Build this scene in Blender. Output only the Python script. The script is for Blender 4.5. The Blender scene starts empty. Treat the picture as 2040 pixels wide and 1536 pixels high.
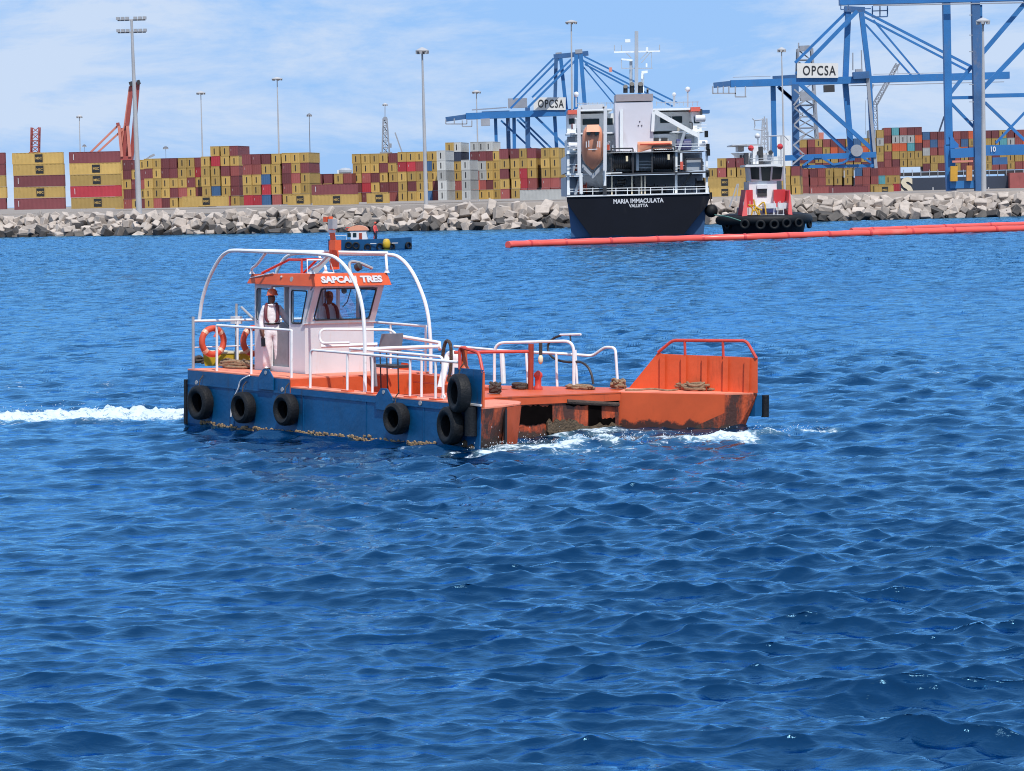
import bpy, bmesh, math, random
import numpy as np
from mathutils import Vector, Matrix
random.seed(7); np.random.seed(7)
SC = bpy.context.scene
COL = SC.collection
R = math.radians

# ------------------------------------------------------------------ camera
F, CH, YH, ROLL = 5500.0, 5.0, 387.0, R(1.35)      # focal length in photo pixels, eye height, horizon row, roll
PITCH = math.atan((768 - YH) / F)
fw = Vector((0, math.cos(PITCH), -math.sin(PITCH)))
_rt = Vector((1, 0, 0)); _up = _rt.cross(fw)
cR = _rt * math.cos(ROLL) - _up * math.sin(ROLL)
cU = _up * math.cos(ROLL) + _rt * math.sin(ROLL)
EYE = Vector((0, 0, CH))
cam = bpy.data.objects.new('camera', bpy.data.cameras.new('camera'))
COL.objects.link(cam)
cam.data.sensor_width = 36; cam.data.lens = F / 2040 * 36
cam.data.clip_start = 1.0; cam.data.clip_end = 12000
cam.matrix_world = Matrix(((cR.x, cU.x, -fw.x, 0), (cR.y, cU.y, -fw.y, 0), (cR.z, cU.z, -fw.z, CH), (0, 0, 0, 1)))
SC.camera = cam

# ------------------------------------------------------------------ sky, sun, exposure
SUN_EL, SUN_AZ = 57.0, 162.0         # azimuth clockwise from +Y (view direction): behind the camera, a little to the right
w = bpy.data.worlds.new('World'); SC.world = w; w.use_nodes = True
nt = w.node_tree; N = nt.nodes; L = nt.links; N.clear()
sky = N.new('ShaderNodeTexSky'); sky.sky_type = 'NISHITA'; sky.sun_disc = False
sky.sun_elevation = R(SUN_EL); sky.sun_rotation = R(SUN_AZ)
sky.air_density = 1.0; sky.dust_density = 0.3; sky.ozone_density = 2.5
tint = N.new('ShaderNodeMix'); tint.data_type = 'RGBA'; tint.blend_type = 'MULTIPLY'; tint.inputs[0].default_value = 1
tint.inputs[7].default_value = (0.60, 0.80, 1.13, 1)
L.new(sky.outputs[0], tint.inputs[6])
tc = N.new('ShaderNodeTexCoord')
mp = N.new('ShaderNodeMapping'); mp.inputs['Scale'].default_value = (5.5, 5.5, 21.0)
L.new(tc.outputs['Generated'], mp.inputs[0])
nz = N.new('ShaderNodeTexNoise'); nz.inputs['Scale'].default_value = 1.5; nz.inputs['Detail'].default_value = 9
nz.inputs['Roughness'].default_value = .66; nz.inputs['Distortion'].default_value = .35
L.new(mp.outputs[0], nz.inputs[0])
rp = N.new('ShaderNodeValToRGB')
rp.color_ramp.elements[0].position = .41; rp.color_ramp.elements[0].color = (0, 0, 0, 1)
rp.color_ramp.elements[1].position = .60; rp.color_ramp.elements[1].color = (.9, .9, .9, 1)
L.new(nz.outputs[0], rp.inputs[0])
cl = N.new('ShaderNodeMix'); cl.data_type = 'RGBA'; cl.blend_type = 'MIX'
cl.inputs[7].default_value = (6.2, 7.4, 9.3, 1)     # sunlit thin cloud
veil = N.new('ShaderNodeMix'); veil.data_type = 'RGBA'; veil.inputs[0].default_value = .86    # even thin haze over the whole sky
veil.inputs[7].default_value = (3.3, 5.7, 9.8, 1)
L.new(tint.outputs[2], veil.inputs[6])
L.new(rp.outputs[0], cl.inputs[0]); L.new(veil.outputs[2], cl.inputs[6])
bg = N.new('ShaderNodeBackground'); bg.inputs[1].default_value = .10
out = N.new('ShaderNodeOutputWorld')
L.new(cl.outputs[2], bg.inputs[0]); L.new(bg.outputs[0], out.inputs[0])
sun = bpy.data.objects.new('sun', bpy.data.lights.new('sun', 'SUN')); COL.objects.link(sun)
sun.data.energy = 4.2; sun.data.angle = R(.6); sun.data.color = (1, .95, .88)
_sd = Vector((math.sin(R(SUN_AZ)) * math.cos(R(SUN_EL)), math.cos(R(SUN_AZ)) * math.cos(R(SUN_EL)), math.sin(R(SUN_EL))))
sun.rotation_euler = _sd.to_track_quat('Z', 'Y').to_euler()
SC.view_settings.view_transform = 'Standard'; SC.view_settings.look = 'None'
SC.view_settings.exposure = 0.0; SC.view_settings.gamma = 1; SC.view_settings.use_curve_mapping = False
SC.cycles.use_denoising = True; SC.cycles.filter_width = 1.05; SC.cycles.sample_clamp_direct = 6; SC.cycles.sample_clamp_indirect = 4
SC.cycles.max_bounces = 6; SC.cycles.transparent_max_bounces = 8; SC.cycles.caustics_reflective = False; SC.cycles.caustics_refractive = False

# ------------------------------------------------------------------ measuring helpers
def ray(x, y): return fw * F + cR * (x - 1020) - cU * (y - 768)
def at(x, y, Y):
    d = ray(x, y); return EYE + d * (Y / d.y)
def onz(x, y, z=0.):
    d = ray(x, y); return EYE + d * ((z - CH) / d.z)

# ------------------------------------------------------------------ mesh helpers
class MB:
    def __init__(s): s.v = []; s.f = []
    def add(s, vs, fs):
        o = len(s.v); s.v += [tuple(p) for p in vs]; s.f += [tuple(i + o for i in f) for f in fs]; return s
    def hexa(s, p):   # 8 points: bottom 4 (ccw), top 4
        return s.add(p, [(3, 2, 1, 0), (4, 5, 6, 7), (0, 1, 5, 4), (1, 2, 6, 5), (2, 3, 7, 6), (3, 0, 4, 7)])
    def box(s, x0, x1, y0, y1, z0, z1):
        return s.hexa([(x0, y0, z0), (x1, y0, z0), (x1, y1, z0), (x0, y1, z0), (x0, y0, z1), (x1, y0, z1), (x1, y1, z1), (x0, y1, z1)])
    def beam(s, a, b, w, h=None, up=(0, 0, 1)):
        a, b = Vector(a), Vector(b); h = h or w
        d = (b - a)
        if d.length < 1e-6: return s
        d.normalize(); u = Vector(up)
        if abs(d.dot(u)) > .98: u = Vector((0, 1, 0))
        x = d.cross(u).normalized() * w / 2; z = x.cross(d).normalized() * h / 2
        return s.hexa([a - x - z, a + x - z, b + x - z, b - x - z, a - x + z, a + x + z, b + x + z, b - x + z])
    def prism(s, poly, z0, z1, top=None):    # poly: [(x,y)] ccw; z0/z1 numbers or per-vertex lists
        n = len(poly); top = top or poly
        z0 = z0 if isinstance(z0, (list, tuple)) else [z0] * n; z1 = z1 if isinstance(z1, (list, tuple)) else [z1] * n
        v = [(p[0], p[1], z) for p, z in zip(poly, z0)] + [(p[0], p[1], z) for p, z in zip(top, z1)]
        f = [tuple(range(n))[::-1], tuple(range(n, 2 * n))] + [(i, (i + 1) % n, n + (i + 1) % n, n + i) for i in range(n)]
        return s.add(v, f)
    def slab(s, pts, off):                   # planar polygon (3-D points) thickened by the vector off
        n = len(pts); off = Vector(off)
        v = [Vector(p) for p in pts] + [Vector(p) + off for p in pts]
        f = [tuple(range(n))[::-1], tuple(range(n, 2 * n))] + [(i, (i + 1) % n, n + (i + 1) % n, n + i) for i in range(n)]
        return s.add(v, f)
    def tube(s, pts, r, n=8, closed=False, cap=True):
        P = [Vector(p) for p in pts]; m = len(P)
        if m < 2: return s
        rr = r if isinstance(r, (list, tuple)) else [r] * m
        T = []
        for i in range(m):
            a = P[(i - 1) % m] if (closed or i > 0) else P[i]; b = P[(i + 1) % m] if (closed or i < m - 1) else P[i]
            T.append((b - a).normalized())
        u = T[0].orthogonal().normalized(); v = []
        for i in range(m):
            u = (u - T[i] * u.dot(T[i]))
            u = u.normalized() if u.length > 1e-6 else T[i].orthogonal().normalized()
            wv = T[i].cross(u)
            for k in range(n):
                a = 2 * math.pi * k / n; v.append(P[i] + (u * math.cos(a) + wv * math.sin(a)) * rr[i])
        f = []
        for i in range(m if closed else m - 1):
            j = (i + 1) % m
            for k in range(n): f.append((i * n + k, i * n + (k + 1) % n, j * n + (k + 1) % n, j * n + k))
        if not closed and cap: f += [tuple(range(n))[::-1], tuple(range((m - 1) * n, m * n))]
        return s.add(v, f)
    def lathe(s, prof, c, axis=(0, 0, 1), n=24):   # prof [(r,h)] about axis through c
        ax = Vector(axis).normalized(); u = ax.orthogonal().normalized(); wv = ax.cross(u); c = Vector(c); m = len(prof); v = []
        for r, h in prof:
            for k in range(n):
                a = 2 * math.pi * k / n; v.append(c + ax * h + (u * math.cos(a) + wv * math.sin(a)) * r)
        f = [(i * n + k, i * n + (k + 1) % n, (i + 1) * n + (k + 1) % n, (i + 1) * n + k) for i in range(m - 1) for k in range(n)]
        f += [tuple(range(n))[::-1], tuple(range((m - 1) * n, m * n))]
        return s.add(v, f)
    def ball(s, c, r, n=12, sc=(1, 1, 1)):
        m = n // 2; c = Vector(c); v = []
        for i in range(1, m):
            t = math.pi * i / m
            for k in range(n):
                a = 2 * math.pi * k / n
                v.append((c.x + r * sc[0] * math.sin(t) * math.cos(a), c.y + r * sc[1] * math.sin(t) * math.sin(a), c.z + r * sc[2] * math.cos(t)))
        v += [(c.x, c.y, c.z + r * sc[2]), (c.x, c.y, c.z - r * sc[2])]
        f = [(i * n + k, (i + 1) * n + k, (i + 1) * n + (k + 1) % n, i * n + (k + 1) % n) for i in range(m - 2) for k in range(n)]
        t, b = len(v) - 2, len(v) - 1
        f += [(t, k, (k + 1) % n) for k in range(n)] + [(b, (m - 2) * n + (k + 1) % n, (m - 2) * n + k) for k in range(n)]
        return s.add(v, f)
    def mesh(s, name, mat=None, smooth=False):
        me = bpy.data.meshes.new(name); me.from_pydata(s.v, [], s.f); me.validate()
        bm = bmesh.new(); bm.from_mesh(me); bmesh.ops.recalc_face_normals(bm, faces=bm.faces); bm.to_mesh(me); bm.free()
        if mat: me.materials.append(mat)
        if smooth:
            me.polygons.foreach_set('use_smooth', [True] * len(me.polygons))
            try: me.set_sharp_from_angle(angle=R(40))
            except Exception: pass
        return me
    def build(s, name, mat, parent=None, smooth=False, M=None):
        o = bpy.data.objects.new(name, s.mesh(name, mat, smooth)); COL.objects.link(o)
        if parent: o.parent = parent
        if M is not None: o.matrix_world = M
        return o
def tag(o, label=None, cat=None, group=None, kind=None):
    if label: o['label'] = label
    if cat: o['category'] = cat
    if group: o['group'] = group
    if kind: o['kind'] = kind
    return o
def empty(name, M=None, label=None, cat=None, group=None):
    o = bpy.data.objects.new(name, None); COL.objects.link(o); o.empty_display_size = .5
    if M is not None: o.matrix_world = M if isinstance(M, Matrix) else Matrix.Translation(Vector(M))
    return tag(o, label, cat, group)
def inst(name, me, parent=None, M=None, mat=None):
    o = bpy.data.objects.new(name, me); COL.objects.link(o)
    if parent: o.parent = parent
    if M is not None: o.matrix_local = M
    if mat:
        o.material_slots[0].link = 'OBJECT'; o.material_slots[0].material = mat
    return o
def arc(pts, rad, n=6):     # polyline with rounded inner corners
    P = [Vector(p) for p in pts]; o = [P[0]]
    for i in range(1, len(P) - 1):
        a, b, c = P[i - 1], P[i], P[i + 1]
        d1, d2 = (a - b), (c - b); k = min(rad, d1.length * .48, d2.length * .48)
        p, q = b + d1.normalized() * k, b + d2.normalized() * k
        for j in range(n + 1):
            t = j / n; o.append(p * (1 - t) ** 2 + b * 2 * t * (1 - t) + q * t * t)
    return o + [P[-1]]
def spline(pts, n=8):       # Catmull-Rom
    P = [Vector(p) for p in pts]; P = [P[0] * 2 - P[1]] + P + [P[-1] * 2 - P[-2]]; o = []
    for i in range(1, len(P) - 2):
        for j in range(n):
            t = j / n
            o.append(.5 * ((2 * P[i]) + (P[i + 1] - P[i - 1]) * t + (2 * P[i - 1] - 5 * P[i] + 4 * P[i + 1] - P[i + 2]) * t * t + (3 * P[i] - P[i - 1] - 3 * P[i + 1] + P[i + 2]) * t ** 3))
    return o + [P[-2]]
def text(name, body, height, width, M, mat, parent=None, bold=.02, spacing=1.0):
    cu = bpy.data.curves.new(name, 'FONT'); cu.body = body; cu.align_x = 'CENTER'; cu.align_y = 'CENTER'
    cu.size = 1; cu.offset = bold; cu.extrude = .01; cu.space_character = spacing; cu.resolution_u = 3
    t = bpy.data.objects.new(name, cu); COL.objects.link(t)
    dg = bpy.context.evaluated_depsgraph_get(); me = bpy.data.meshes.new_from_object(t.evaluated_get(dg))
    bpy.data.objects.remove(t); bpy.data.curves.remove(cu)
    n = len(me.vertices); co = np.empty(n * 3); me.vertices.foreach_get('co', co); co = co.reshape(-1, 3)
    lo, hi = co.min(0), co.max(0)
    co[:, 0] = (co[:, 0] - (lo[0] + hi[0]) / 2) * width / (hi[0] - lo[0]); co[:, 1] = (co[:, 1] - (lo[1] + hi[1]) / 2) * height / (hi[1] - lo[1])
    me.vertices.foreach_set('co', co.ravel()); me.materials.clear(); me.materials.append(mat); me.name = name
    o = bpy.data.objects.new(name, me); COL.objects.link(o)
    if parent: o.parent = parent
    o.matrix_local = M
    return o
def frame(o, x, y):          # matrix from origin, x-axis, y-axis (z = x cross y)
    x = Vector(x).normalized(); z = x.cross(Vector(y)).normalized(); y = z.cross(x); o = Vector(o)
    return Matrix(((x.x, y.x, z.x, o.x), (x.y, y.y, z.y, o.y), (x.z, y.z, z.z, o.z), (0, 0, 0, 1)))

# ------------------------------------------------------------------ materials
def mat(name, col, rough=.5, var=.12, scale=2.5, metal=0., stain=None, amt=0., sscale=(3, 3, .8), bump=0., bscale=30., spec=.5, rnd=0., mid=.5):
    m = bpy.data.materials.new(name); m.use_nodes = True; nt = m.node_tree; N = nt.nodes; L = nt.links
    b = N['Principled BSDF']; b.inputs['Roughness'].default_value = rough; b.inputs['Metallic'].default_value = metal
    b.inputs['Specular IOR Level'].default_value = spec
    tc = N.new('ShaderNodeTexCoord')
    n1 = N.new('ShaderNodeTexNoise'); n1.inputs['Scale'].default_value = scale; n1.inputs['Detail'].default_value = 6; n1.inputs['Roughness'].default_value = .65
    L.new(tc.outputs['Object'], n1.inputs[0])
    hs = N.new('ShaderNodeMix'); hs.data_type = 'RGBA'
    hs.inputs[6].default_value = tuple(max(0, c * (1 - var)) for c in col) + (1,)
    hs.inputs[7].default_value = tuple(min(1, c * (1 + var)) for c in col) + (1,)
    mr = N.new('ShaderNodeMapRange'); mr.inputs[1].default_value = .3; mr.inputs[2].default_value = .7
    L.new(n1.outputs[0], mr.inputs[0]); L.new(mr.outputs[0], hs.inputs[0]); last = hs.outputs[2]
    if rnd:
        oi = N.new('ShaderNodeObjectInfo'); hv = N.new('ShaderNodeHueSaturation')
        m2 = N.new('ShaderNodeMapRange'); m2.inputs[3].default_value = 1 - rnd; m2.inputs[4].default_value = 1 + rnd
        L.new(oi.outputs['Random'], m2.inputs[0]); L.new(m2.outputs[0], hv.inputs['Value']); L.new(last, hv.inputs['Color']); last = hv.outputs[0]
    if stain:
        mp = N.new('ShaderNodeMapping'); mp.inputs['Scale'].default_value = sscale
        L.new(tc.outputs['Object'], mp.inputs[0])
        n2 = N.new('ShaderNodeTexNoise'); n2.inputs['Scale'].default_value = 1; n2.inputs['Detail'].default_value = 8; n2.inputs['Roughness'].default_value = .7
        L.new(mp.outputs[0], n2.inputs[0])
        m3 = N.new('ShaderNodeMapRange'); m3.inputs[1].default_value = mid + .07; m3.inputs[2].default_value = mid + .2; m3.inputs[4].default_value = amt
        L.new(n2.outputs[0], m3.inputs[0])
        x = N.new('ShaderNodeMix'); x.data_type = 'RGBA'; x.inputs[7].default_value = tuple(stain) + (1,)
        L.new(m3.outputs[0], x.inputs[0]); L.new(last, x.inputs[6]); last = x.outputs[2]
    L.new(last, b.inputs['Base Color'])
    if bump:
        n3 = N.new('ShaderNodeTexNoise'); n3.inputs['Scale'].default_value = bscale; n3.inputs['Detail'].default_value = 4
        L.new(tc.outputs['Object'], n3.inputs[0])
        bp = N.new('ShaderNodeBump'); bp.inputs['Strength'].default_value = bump; bp.inputs['Distance'].default_value = .05
        L.new(n3.outputs[0], bp.inputs['Height']); L.new(bp.outputs[0], b.inputs['Normal'])
    return m
RUST = (.09, .035, .018)
M = dict(
    navy=mat('navy_paint', (.002, .080, .215), .45, .22, 1.6, stain=(.05, .03, .022), amt=.55, sscale=(5, 5, .55), bump=.15, bscale=8),
    orange=mat('orange_paint', (.60, .098, .028), .5, .13, 1.5, stain=(.16, .045, .02), amt=.8, sscale=(3.2, 3.2, .8), bump=.25, bscale=3),
    deck=mat('faded_orange_deck', (.80, .25, .155), .65, .16, 2.2, stain=(.38, .10, .055), amt=.75, sscale=(1.6, 2.6, 2)),
    rustorange=mat('rusty_orange', (.52, .085, .025), .6, .2, 1.8, stain=(.045, .022, .016), amt=.95, sscale=(2.2, 2.2, .7), bump=.3, bscale=14, mid=.36),
    brightorange=mat('bright_orange', (.70, .105, .03), .5, .1, 1.4, stain=(.36, .06, .02), amt=.7, sscale=(3, 3, .5), bump=.25, bscale=3),
    redpipe=mat('red_pipe', (.58, .06, .04), .45, .15, 4),
    redpost=mat('dark_red_post', (.33, .045, .02), .5, .2, 4),
    white=mat('white_paint', (.66, .67, .69), .4, .05, 2, stain=(.62, .5, .42), amt=.45, sscale=(4, 4, .8)),
    whitetube=mat('white_tube', (.82, .82, .82), .38, .07, 5, stain=(.45, .28, .2), amt=.5, sscale=(7, 7, 4), mid=.55),
    grey=mat('grey_metal', (.22, .22, .24), .5, .12, 5),
    dark=mat('dark_metal', (.035, .033, .035), .55, .3, 5),
    rubber=mat('tyre_rubber', (.006, .0065, .008), .6, .35, 7, bump=.3, bscale=25, spec=.3, stain=(.025, .025, .03), amt=.5, sscale=(9, 9, 9)),
    gasket=mat('window_gasket', (.012, .014, .018), .5, .1),
    lifered=mat('lifebuoy_orange', (.60, .085, .04), .55, .12, 6),
    band=mat('reflective_band', (.72, .42, .30), .4, .05),
    yellow=mat('yellow_plastic', (.62, .40, .02), .5, .08, 3, stain=(.6, .48, .25), amt=.7, sscale=(1.2, 1.2, 1.2)),
    cream=mat('cream_lid', (.78, .68, .46), .55, .06),
    rope=mat('weathered_rope', (.30, .20, .12), .85, .3, 9, bump=.6, bscale=60),
    ropedark=mat('dark_rope', (.07, .05, .04), .9, .35, 9, bump=.6, bscale=50),
    growth=mat('dried_growth', (.33, .22, .12), .9, .35, 7, stain=(.09, .055, .03), amt=.9, sscale=(4, 4, 4), bump=.8, bscale=25),
    shadeblack=mat('painted_shade', (.005, .004, .004), .95, .3, 3, spec=.0),  # flat black used to paint shade inside holes and gaps
    weed=mat('weed', (.11, .075, .045), .85, .45, 6, stain=(.03, .022, .015), amt=.95, sscale=(5, 5, 5), bump=.8, bscale=22),
    skin=mat('skin', (.16, .07, .045), .55, .1, 8),
    handskin=mat('hand_skin', (.45, .22, .14), .55, .1, 8),
    coverall=mat('white_coverall', (.80, .76, .77), .7, .06, 5, bump=.6, bscale=6),
    vest=mat('maroon_vest', (.13, .022, .03), .6, .15, 8),
    helmet=mat('orange_helmet', (.72, .16, .07), .35, .06),
    black=mat('black', (.014, .015, .018), .5, .2, 4),
    bluebox=mat('navy_box', (.03, .035, .12), .5, .2, 4),
    steel=mat('weathered_steel', (.36, .36, .37), .45, .15, 4),
)
def glassmat(name, tintc, rough=.02, trans=.78):
    m = bpy.data.materials.new(name); m.use_nodes = True; nt = m.node_tree; N = nt.nodes; L = nt.links; N.clear()
    g = N.new('ShaderNodeBsdfGlossy'); g.inputs['Roughness'].default_value = rough; g.inputs['Color'].default_value = (.9, .95, 1, 1)
    t = N.new('ShaderNodeBsdfTransparent'); t.inputs[0].default_value = tuple(tintc) + (1,)
    fr = N.new('ShaderNodeLayerWeight'); fr.inputs[0].default_value = .5
    pw = N.new('ShaderNodeMath'); pw.operation = 'POWER'; pw.inputs[1].default_value = 4; L.new(fr.outputs['Facing'], pw.inputs[0])
    ma = N.new('ShaderNodeMath'); ma.operation = 'MULTIPLY_ADD'; ma.inputs[1].default_value = .6; ma.inputs[2].default_value = .04; ma.use_clamp = True
    mx = N.new('ShaderNodeMixShader'); o = N.new('ShaderNodeOutputMaterial')
    L.new(pw.outputs[0], ma.inputs[0]); L.new(ma.outputs[0], mx.inputs[0]); L.new(t.outputs[0], mx.inputs[1]); L.new(g.outputs[0], mx.inputs[2]); L.new(mx.outputs[0], o.inputs[0])
    return m
M['glass'] = glassmat('cabin_glass', (.86, .93, .96), trans=.90)

def waterline_stain(m, z0, z1, col, sc):       # scuffs and weed that gather along a waterline
    nt = m.node_tree; N = nt.nodes; L = nt.links; b = N['Principled BSDF']; src = b.inputs['Base Color'].links[0].from_socket
    tc = N.new('ShaderNodeTexCoord'); sp = N.new('ShaderNodeSeparateXYZ'); L.new(tc.outputs['Object'], sp.inputs[0])
    mr = N.new('ShaderNodeMapRange'); mr.inputs[1].default_value = z0; mr.inputs[2].default_value = z1; mr.inputs[3].default_value = .62; mr.inputs[4].default_value = -.25; L.new(sp.outputs['Z'], mr.inputs[0])
    n = N.new('ShaderNodeTexNoise'); n.inputs['Scale'].default_value = sc; n.inputs['Detail'].default_value = 8; n.inputs['Roughness'].default_value = .7; L.new(tc.outputs['Object'], n.inputs[0])
    ad = N.new('ShaderNodeMath'); ad.operation = 'ADD'; L.new(mr.outputs[0], ad.inputs[0]); L.new(n.outputs[0], ad.inputs[1])
    m2 = N.new('ShaderNodeMapRange'); m2.inputs[1].default_value = .78; m2.inputs[2].default_value = .9; m2.inputs[4].default_value = .95; L.new(ad.outputs[0], m2.inputs[0])
    x = N.new('ShaderNodeMix'); x.data_type = 'RGBA'; x.inputs[7].default_value = tuple(col) + (1,); L.new(m2.outputs[0], x.inputs[0]); L.new(src, x.inputs[6]); L.new(x.outputs[2], b.inputs['Base Color'])
M['sidepanel'] = mat('scuffed_orange', (.62, .098, .026), .5, .12, 1.4, stain=(.40, .06, .02), amt=.6, sscale=(1.5, 1.5, .4)); waterline_stain(M['sidepanel'], .1, .62, (.035, .018, .013), 3.2)
waterline_stain(M['rustorange'], .0, .55, (.05, .03, .02), 3.); 
# ------------------------------------------------------------------ the sea
BAL, BHEEL, BPIT = R(50), R(1.4), R(1.0)             # workboat heading, heel, trim
_f = Vector((math.cos(BAL), -math.sin(BAL), 0)); _p = Vector((math.sin(BAL), math.cos(BAL), 0)); _u = Vector((0, 0, 1))
_p, _u = _p * math.cos(BHEEL) - _u * math.sin(BHEEL), _u * math.cos(BHEEL) + _p * math.sin(BHEEL)
_f, _u = _f * math.cos(BPIT) - _u * math.sin(BPIT), _u * math.cos(BPIT) + _f * math.sin(BPIT)
BO = onz(374, 829, 0)
BM = Matrix(((_f.x, _p.x, _u.x, BO.x), (_f.y, _p.y, _u.y, BO.y), (_f.z, _p.z, _u.z, BO.z), (0, 0, 0, 1)))
KS = .965                     # boat drawn a little nearer and smaller so that it floats at its marks
BM = Matrix.Translation(EYE) @ Matrix.Scale(KS, 4) @ Matrix.Translation(-EYE) @ BM
BI = BM.inverted()
def bl(x, y, ax, val):       # photo pixel -> point of the boat's own frame on the plane axis = val
    c = BI @ EYE; d = BI.to_3x3() @ ray(x, y); return c + d * ((val - c[ax]) / d[ax])

def build_sea():
    nc = 580
    ds = [7.0]
    while ds[-1] < 24: ds.append(ds[-1] + .12)
    while ds[-1] < 520:
        d = ds[-1]; ds.append(d + min(.48, max(.04, d * d / 27500 * 1.35)))
    D = np.array(ds); nr = len(D)
    ang = np.linspace(-math.tan(R(15.5)), math.tan(R(15.5)), nc)
    X = D[:, None] * ang[None, :]; Y = np.repeat(D[:, None], nc, 1)
    step = np.gradient(D)[:, None]; stx = (D * (ang[1] - ang[0]))[:, None]
    rng = np.random.RandomState(11)
    Z = np.zeros_like(X); DX = np.zeros_like(X); DY = np.zeros_like(X)
    n = 150
    lam = np.exp(rng.uniform(math.log(.085), math.log(2.7), n)); lam.sort()
    # gust patches: calmer and rougher areas
    gust = 1 + .40 * np.sin(X * .11 + Y * .035 + 1.3) * np.sin(X * .05 - Y * .021 + .4) + .18 * np.sin(X * .31 + Y * .12 + 2.2)
    for l in lam:
        k = 2 * math.pi / l
        th = R(-98) + rng.normal(0, .42) + (0 if rng.uniform() < .72 else R(48) * (1 if rng.uniform() < .6 else -1))             # travelling towards the camera, wide spread
        cx, cy = math.cos(th), math.sin(th)
        s = .047 * (1.0 if l < .6 else (.6 / l) ** .5) * (1 if l > .25 else (l / .25) ** .4)
        s *= rng.uniform(.6, 1.4)
        res = np.exp(-((step * abs(cy) + stx * abs(cx)) / l * 1.35) ** 2)
        a = s / k * res * gust
        ph = k * (cx * X + cy * Y) + rng.uniform(0, 6.28)
        sn, cs = np.sin(ph), np.cos(ph)
        Z += a * cs; DX -= a * cx * sn * 1.3; DY -= a * cy * sn * 1.3
    # boat disturbance: bow waves in front of the arms, churned wake behind the transom
    c, s_ = math.cos(BAL), math.sin(BAL)
    rx, ry = X - BO.x, Y - BO.y
    bx = rx * c - ry * s_; by = rx * s_ + ry * c      # boat frame
    def vn(px, py, seed):                             # cheap smooth value noise
        r = np.random.RandomState(seed); o = np.zeros_like(px)
        for i in range(10):
            kx, ky, p = r.normal(0, 1, 2).tolist() + [r.uniform(0, 6.28)]; o += np.sin(px * kx + py * ky + p)
        return o / 3.2
    fo = np.zeros_like(X)
    def seg(p, q, wd):                                # falloff about a segment in world xy
        px, py = q[0] - p[0], q[1] - p[1]; l2 = px * px + py * py
        t = np.clip(((X - p[0]) * px + (Y - p[1]) * py) / l2, 0, 1)
        return np.exp(-(((X - p[0] - t * px) ** 2 + (Y - p[1] - t * py) ** 2) / wd ** 2)), t
    W = lambda px, py: tuple(onz(px, py)[:2])
    rough = vn(X * 5, Y * 3.2, 3); rough2 = vn(X * 13, Y * 9, 4) * .6 + vn(X * 26, Y * 17, 5) * .5
    # bow wave of the near arm running across in front of the mouth to the far arm, and its thin tail beyond
    for p, q, wd, am, hz in [((930, 905), (1040, 898), .75, 1.0, .0), ((1040, 893), (1250, 880), .85, 1.0, .07), ((1050, 858), (1240, 866), 1.1, .75, .05), ((1240, 882), (1500, 874), .62, 1.05, .08), ((1490, 868), (1560, 868), .5, 1.0, .08), ((1550, 868), (1642, 859), .36, 1.1, .10), ((1100, 905), (1300, 892), .45, .55, .03), ((600, 885), (930, 905), .35, .22, 0), ((700, 862), (890, 872), .3, .5, .03), ((830, 868), (900, 880), .35, .5, .04)]:
        g, t = seg(W(*p), W(*q), wd)
        fo = np.maximum(fo, .86 * am * g * (.72 + .5 * rough)); Z += hz * .75 * g * (.7 + .3 * rough + .35 * rough2)
    # wake
    far = np.clip(-bx / 22, 0, 1)
    g, t = seg(W(372, 829), W(-140, 835), 1.25); g2, _ = seg(W(372, 829), W(-140, 835), 2.0)
    fo = np.maximum(fo, 1.9 * g * (.85 + .25 * rough)); Z += g * (.10 + .06 * rough + .08 * rough2)
    g3, _ = seg(W(200, 770), W(-200, 780), 5.0); fo = np.maximum(fo, .12 * g3 * (.5 + rough))
    for p, q, am in [((880, 668), (1000, 672), .22), ((1010, 676), (1120, 670), .2)]:
        g, t = seg(W(*p), W(*q), .6); fo = np.maximum(fo, am * g * (.6 + .6 * rough))
    g, t = seg(W(1790, 748), W(1860, 745), .7); fo = np.maximum(fo, .3 * g * (.5 + .7 * rough))
    # water lies calm inside the hull
    V = np.stack([X + DX, Y + DY, Z], -1).reshape(-1, 3).astype(np.float32)
    nv0 = len(V)
    # skirt out to the horizon
    B = 9000.
    ring = [(-B, -B), (B, -B), (B, B), (-B, B)]
    idx = np.arange(nr * nc).reshape(nr, nc)
    q = np.stack([idx[:-1, :-1], idx[:-1, 1:], idx[1:, 1:], idx[1:, :-1]], -1).reshape(-1, 4)
    V = np.concatenate([V, np.array([(x, y, -.25) for x, y in ring], np.float32)])
    corners = [idx[0, 0], idx[0, -1], idx[-1, -1], idx[-1, 0]]
    sk = [[nv0, nv0 + 1, corners[1], corners[0]], [nv0 + 1, nv0 + 2, corners[2], corners[1]], [nv0 + 2, nv0 + 3, corners[3], corners[2]], [nv0 + 3, nv0, corners[0], corners[3]]]
    q = np.concatenate([q, np.array(sk)])
    me = bpy.data.meshes.new('sea')
    me.vertices.add(len(V)); me.vertices.foreach_set('co', V.ravel())
    me.loops.add(q.size); me.loops.foreach_set('vertex_index', q.ravel().astype(np.int32))
    me.polygons.add(len(q)); me.polygons.foreach_set('loop_start', np.arange(0, q.size, 4, dtype=np.int32))
    me.polygons.foreach_set('use_smooth', np.ones(len(q), bool))
    me.update(calc_edges=True)
    at_ = me.attributes.new('foam', 'FLOAT', 'POINT')
    fa = np.zeros(len(V), np.float32); fa[:nv0] = np.clip(fo, 0, 1).ravel(); at_.data.foreach_set('value', fa)
    # material
    m = bpy.data.materials.new('sea_water'); m.use_nodes = True; nt = m.node_tree; N = nt.nodes; L = nt.links
    N.remove(N['Principled BSDF'])
    di = N.new('ShaderNodeBsdfDiffuse'); di.inputs[0].default_value = (.0001, .017, .060, 1)
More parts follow.
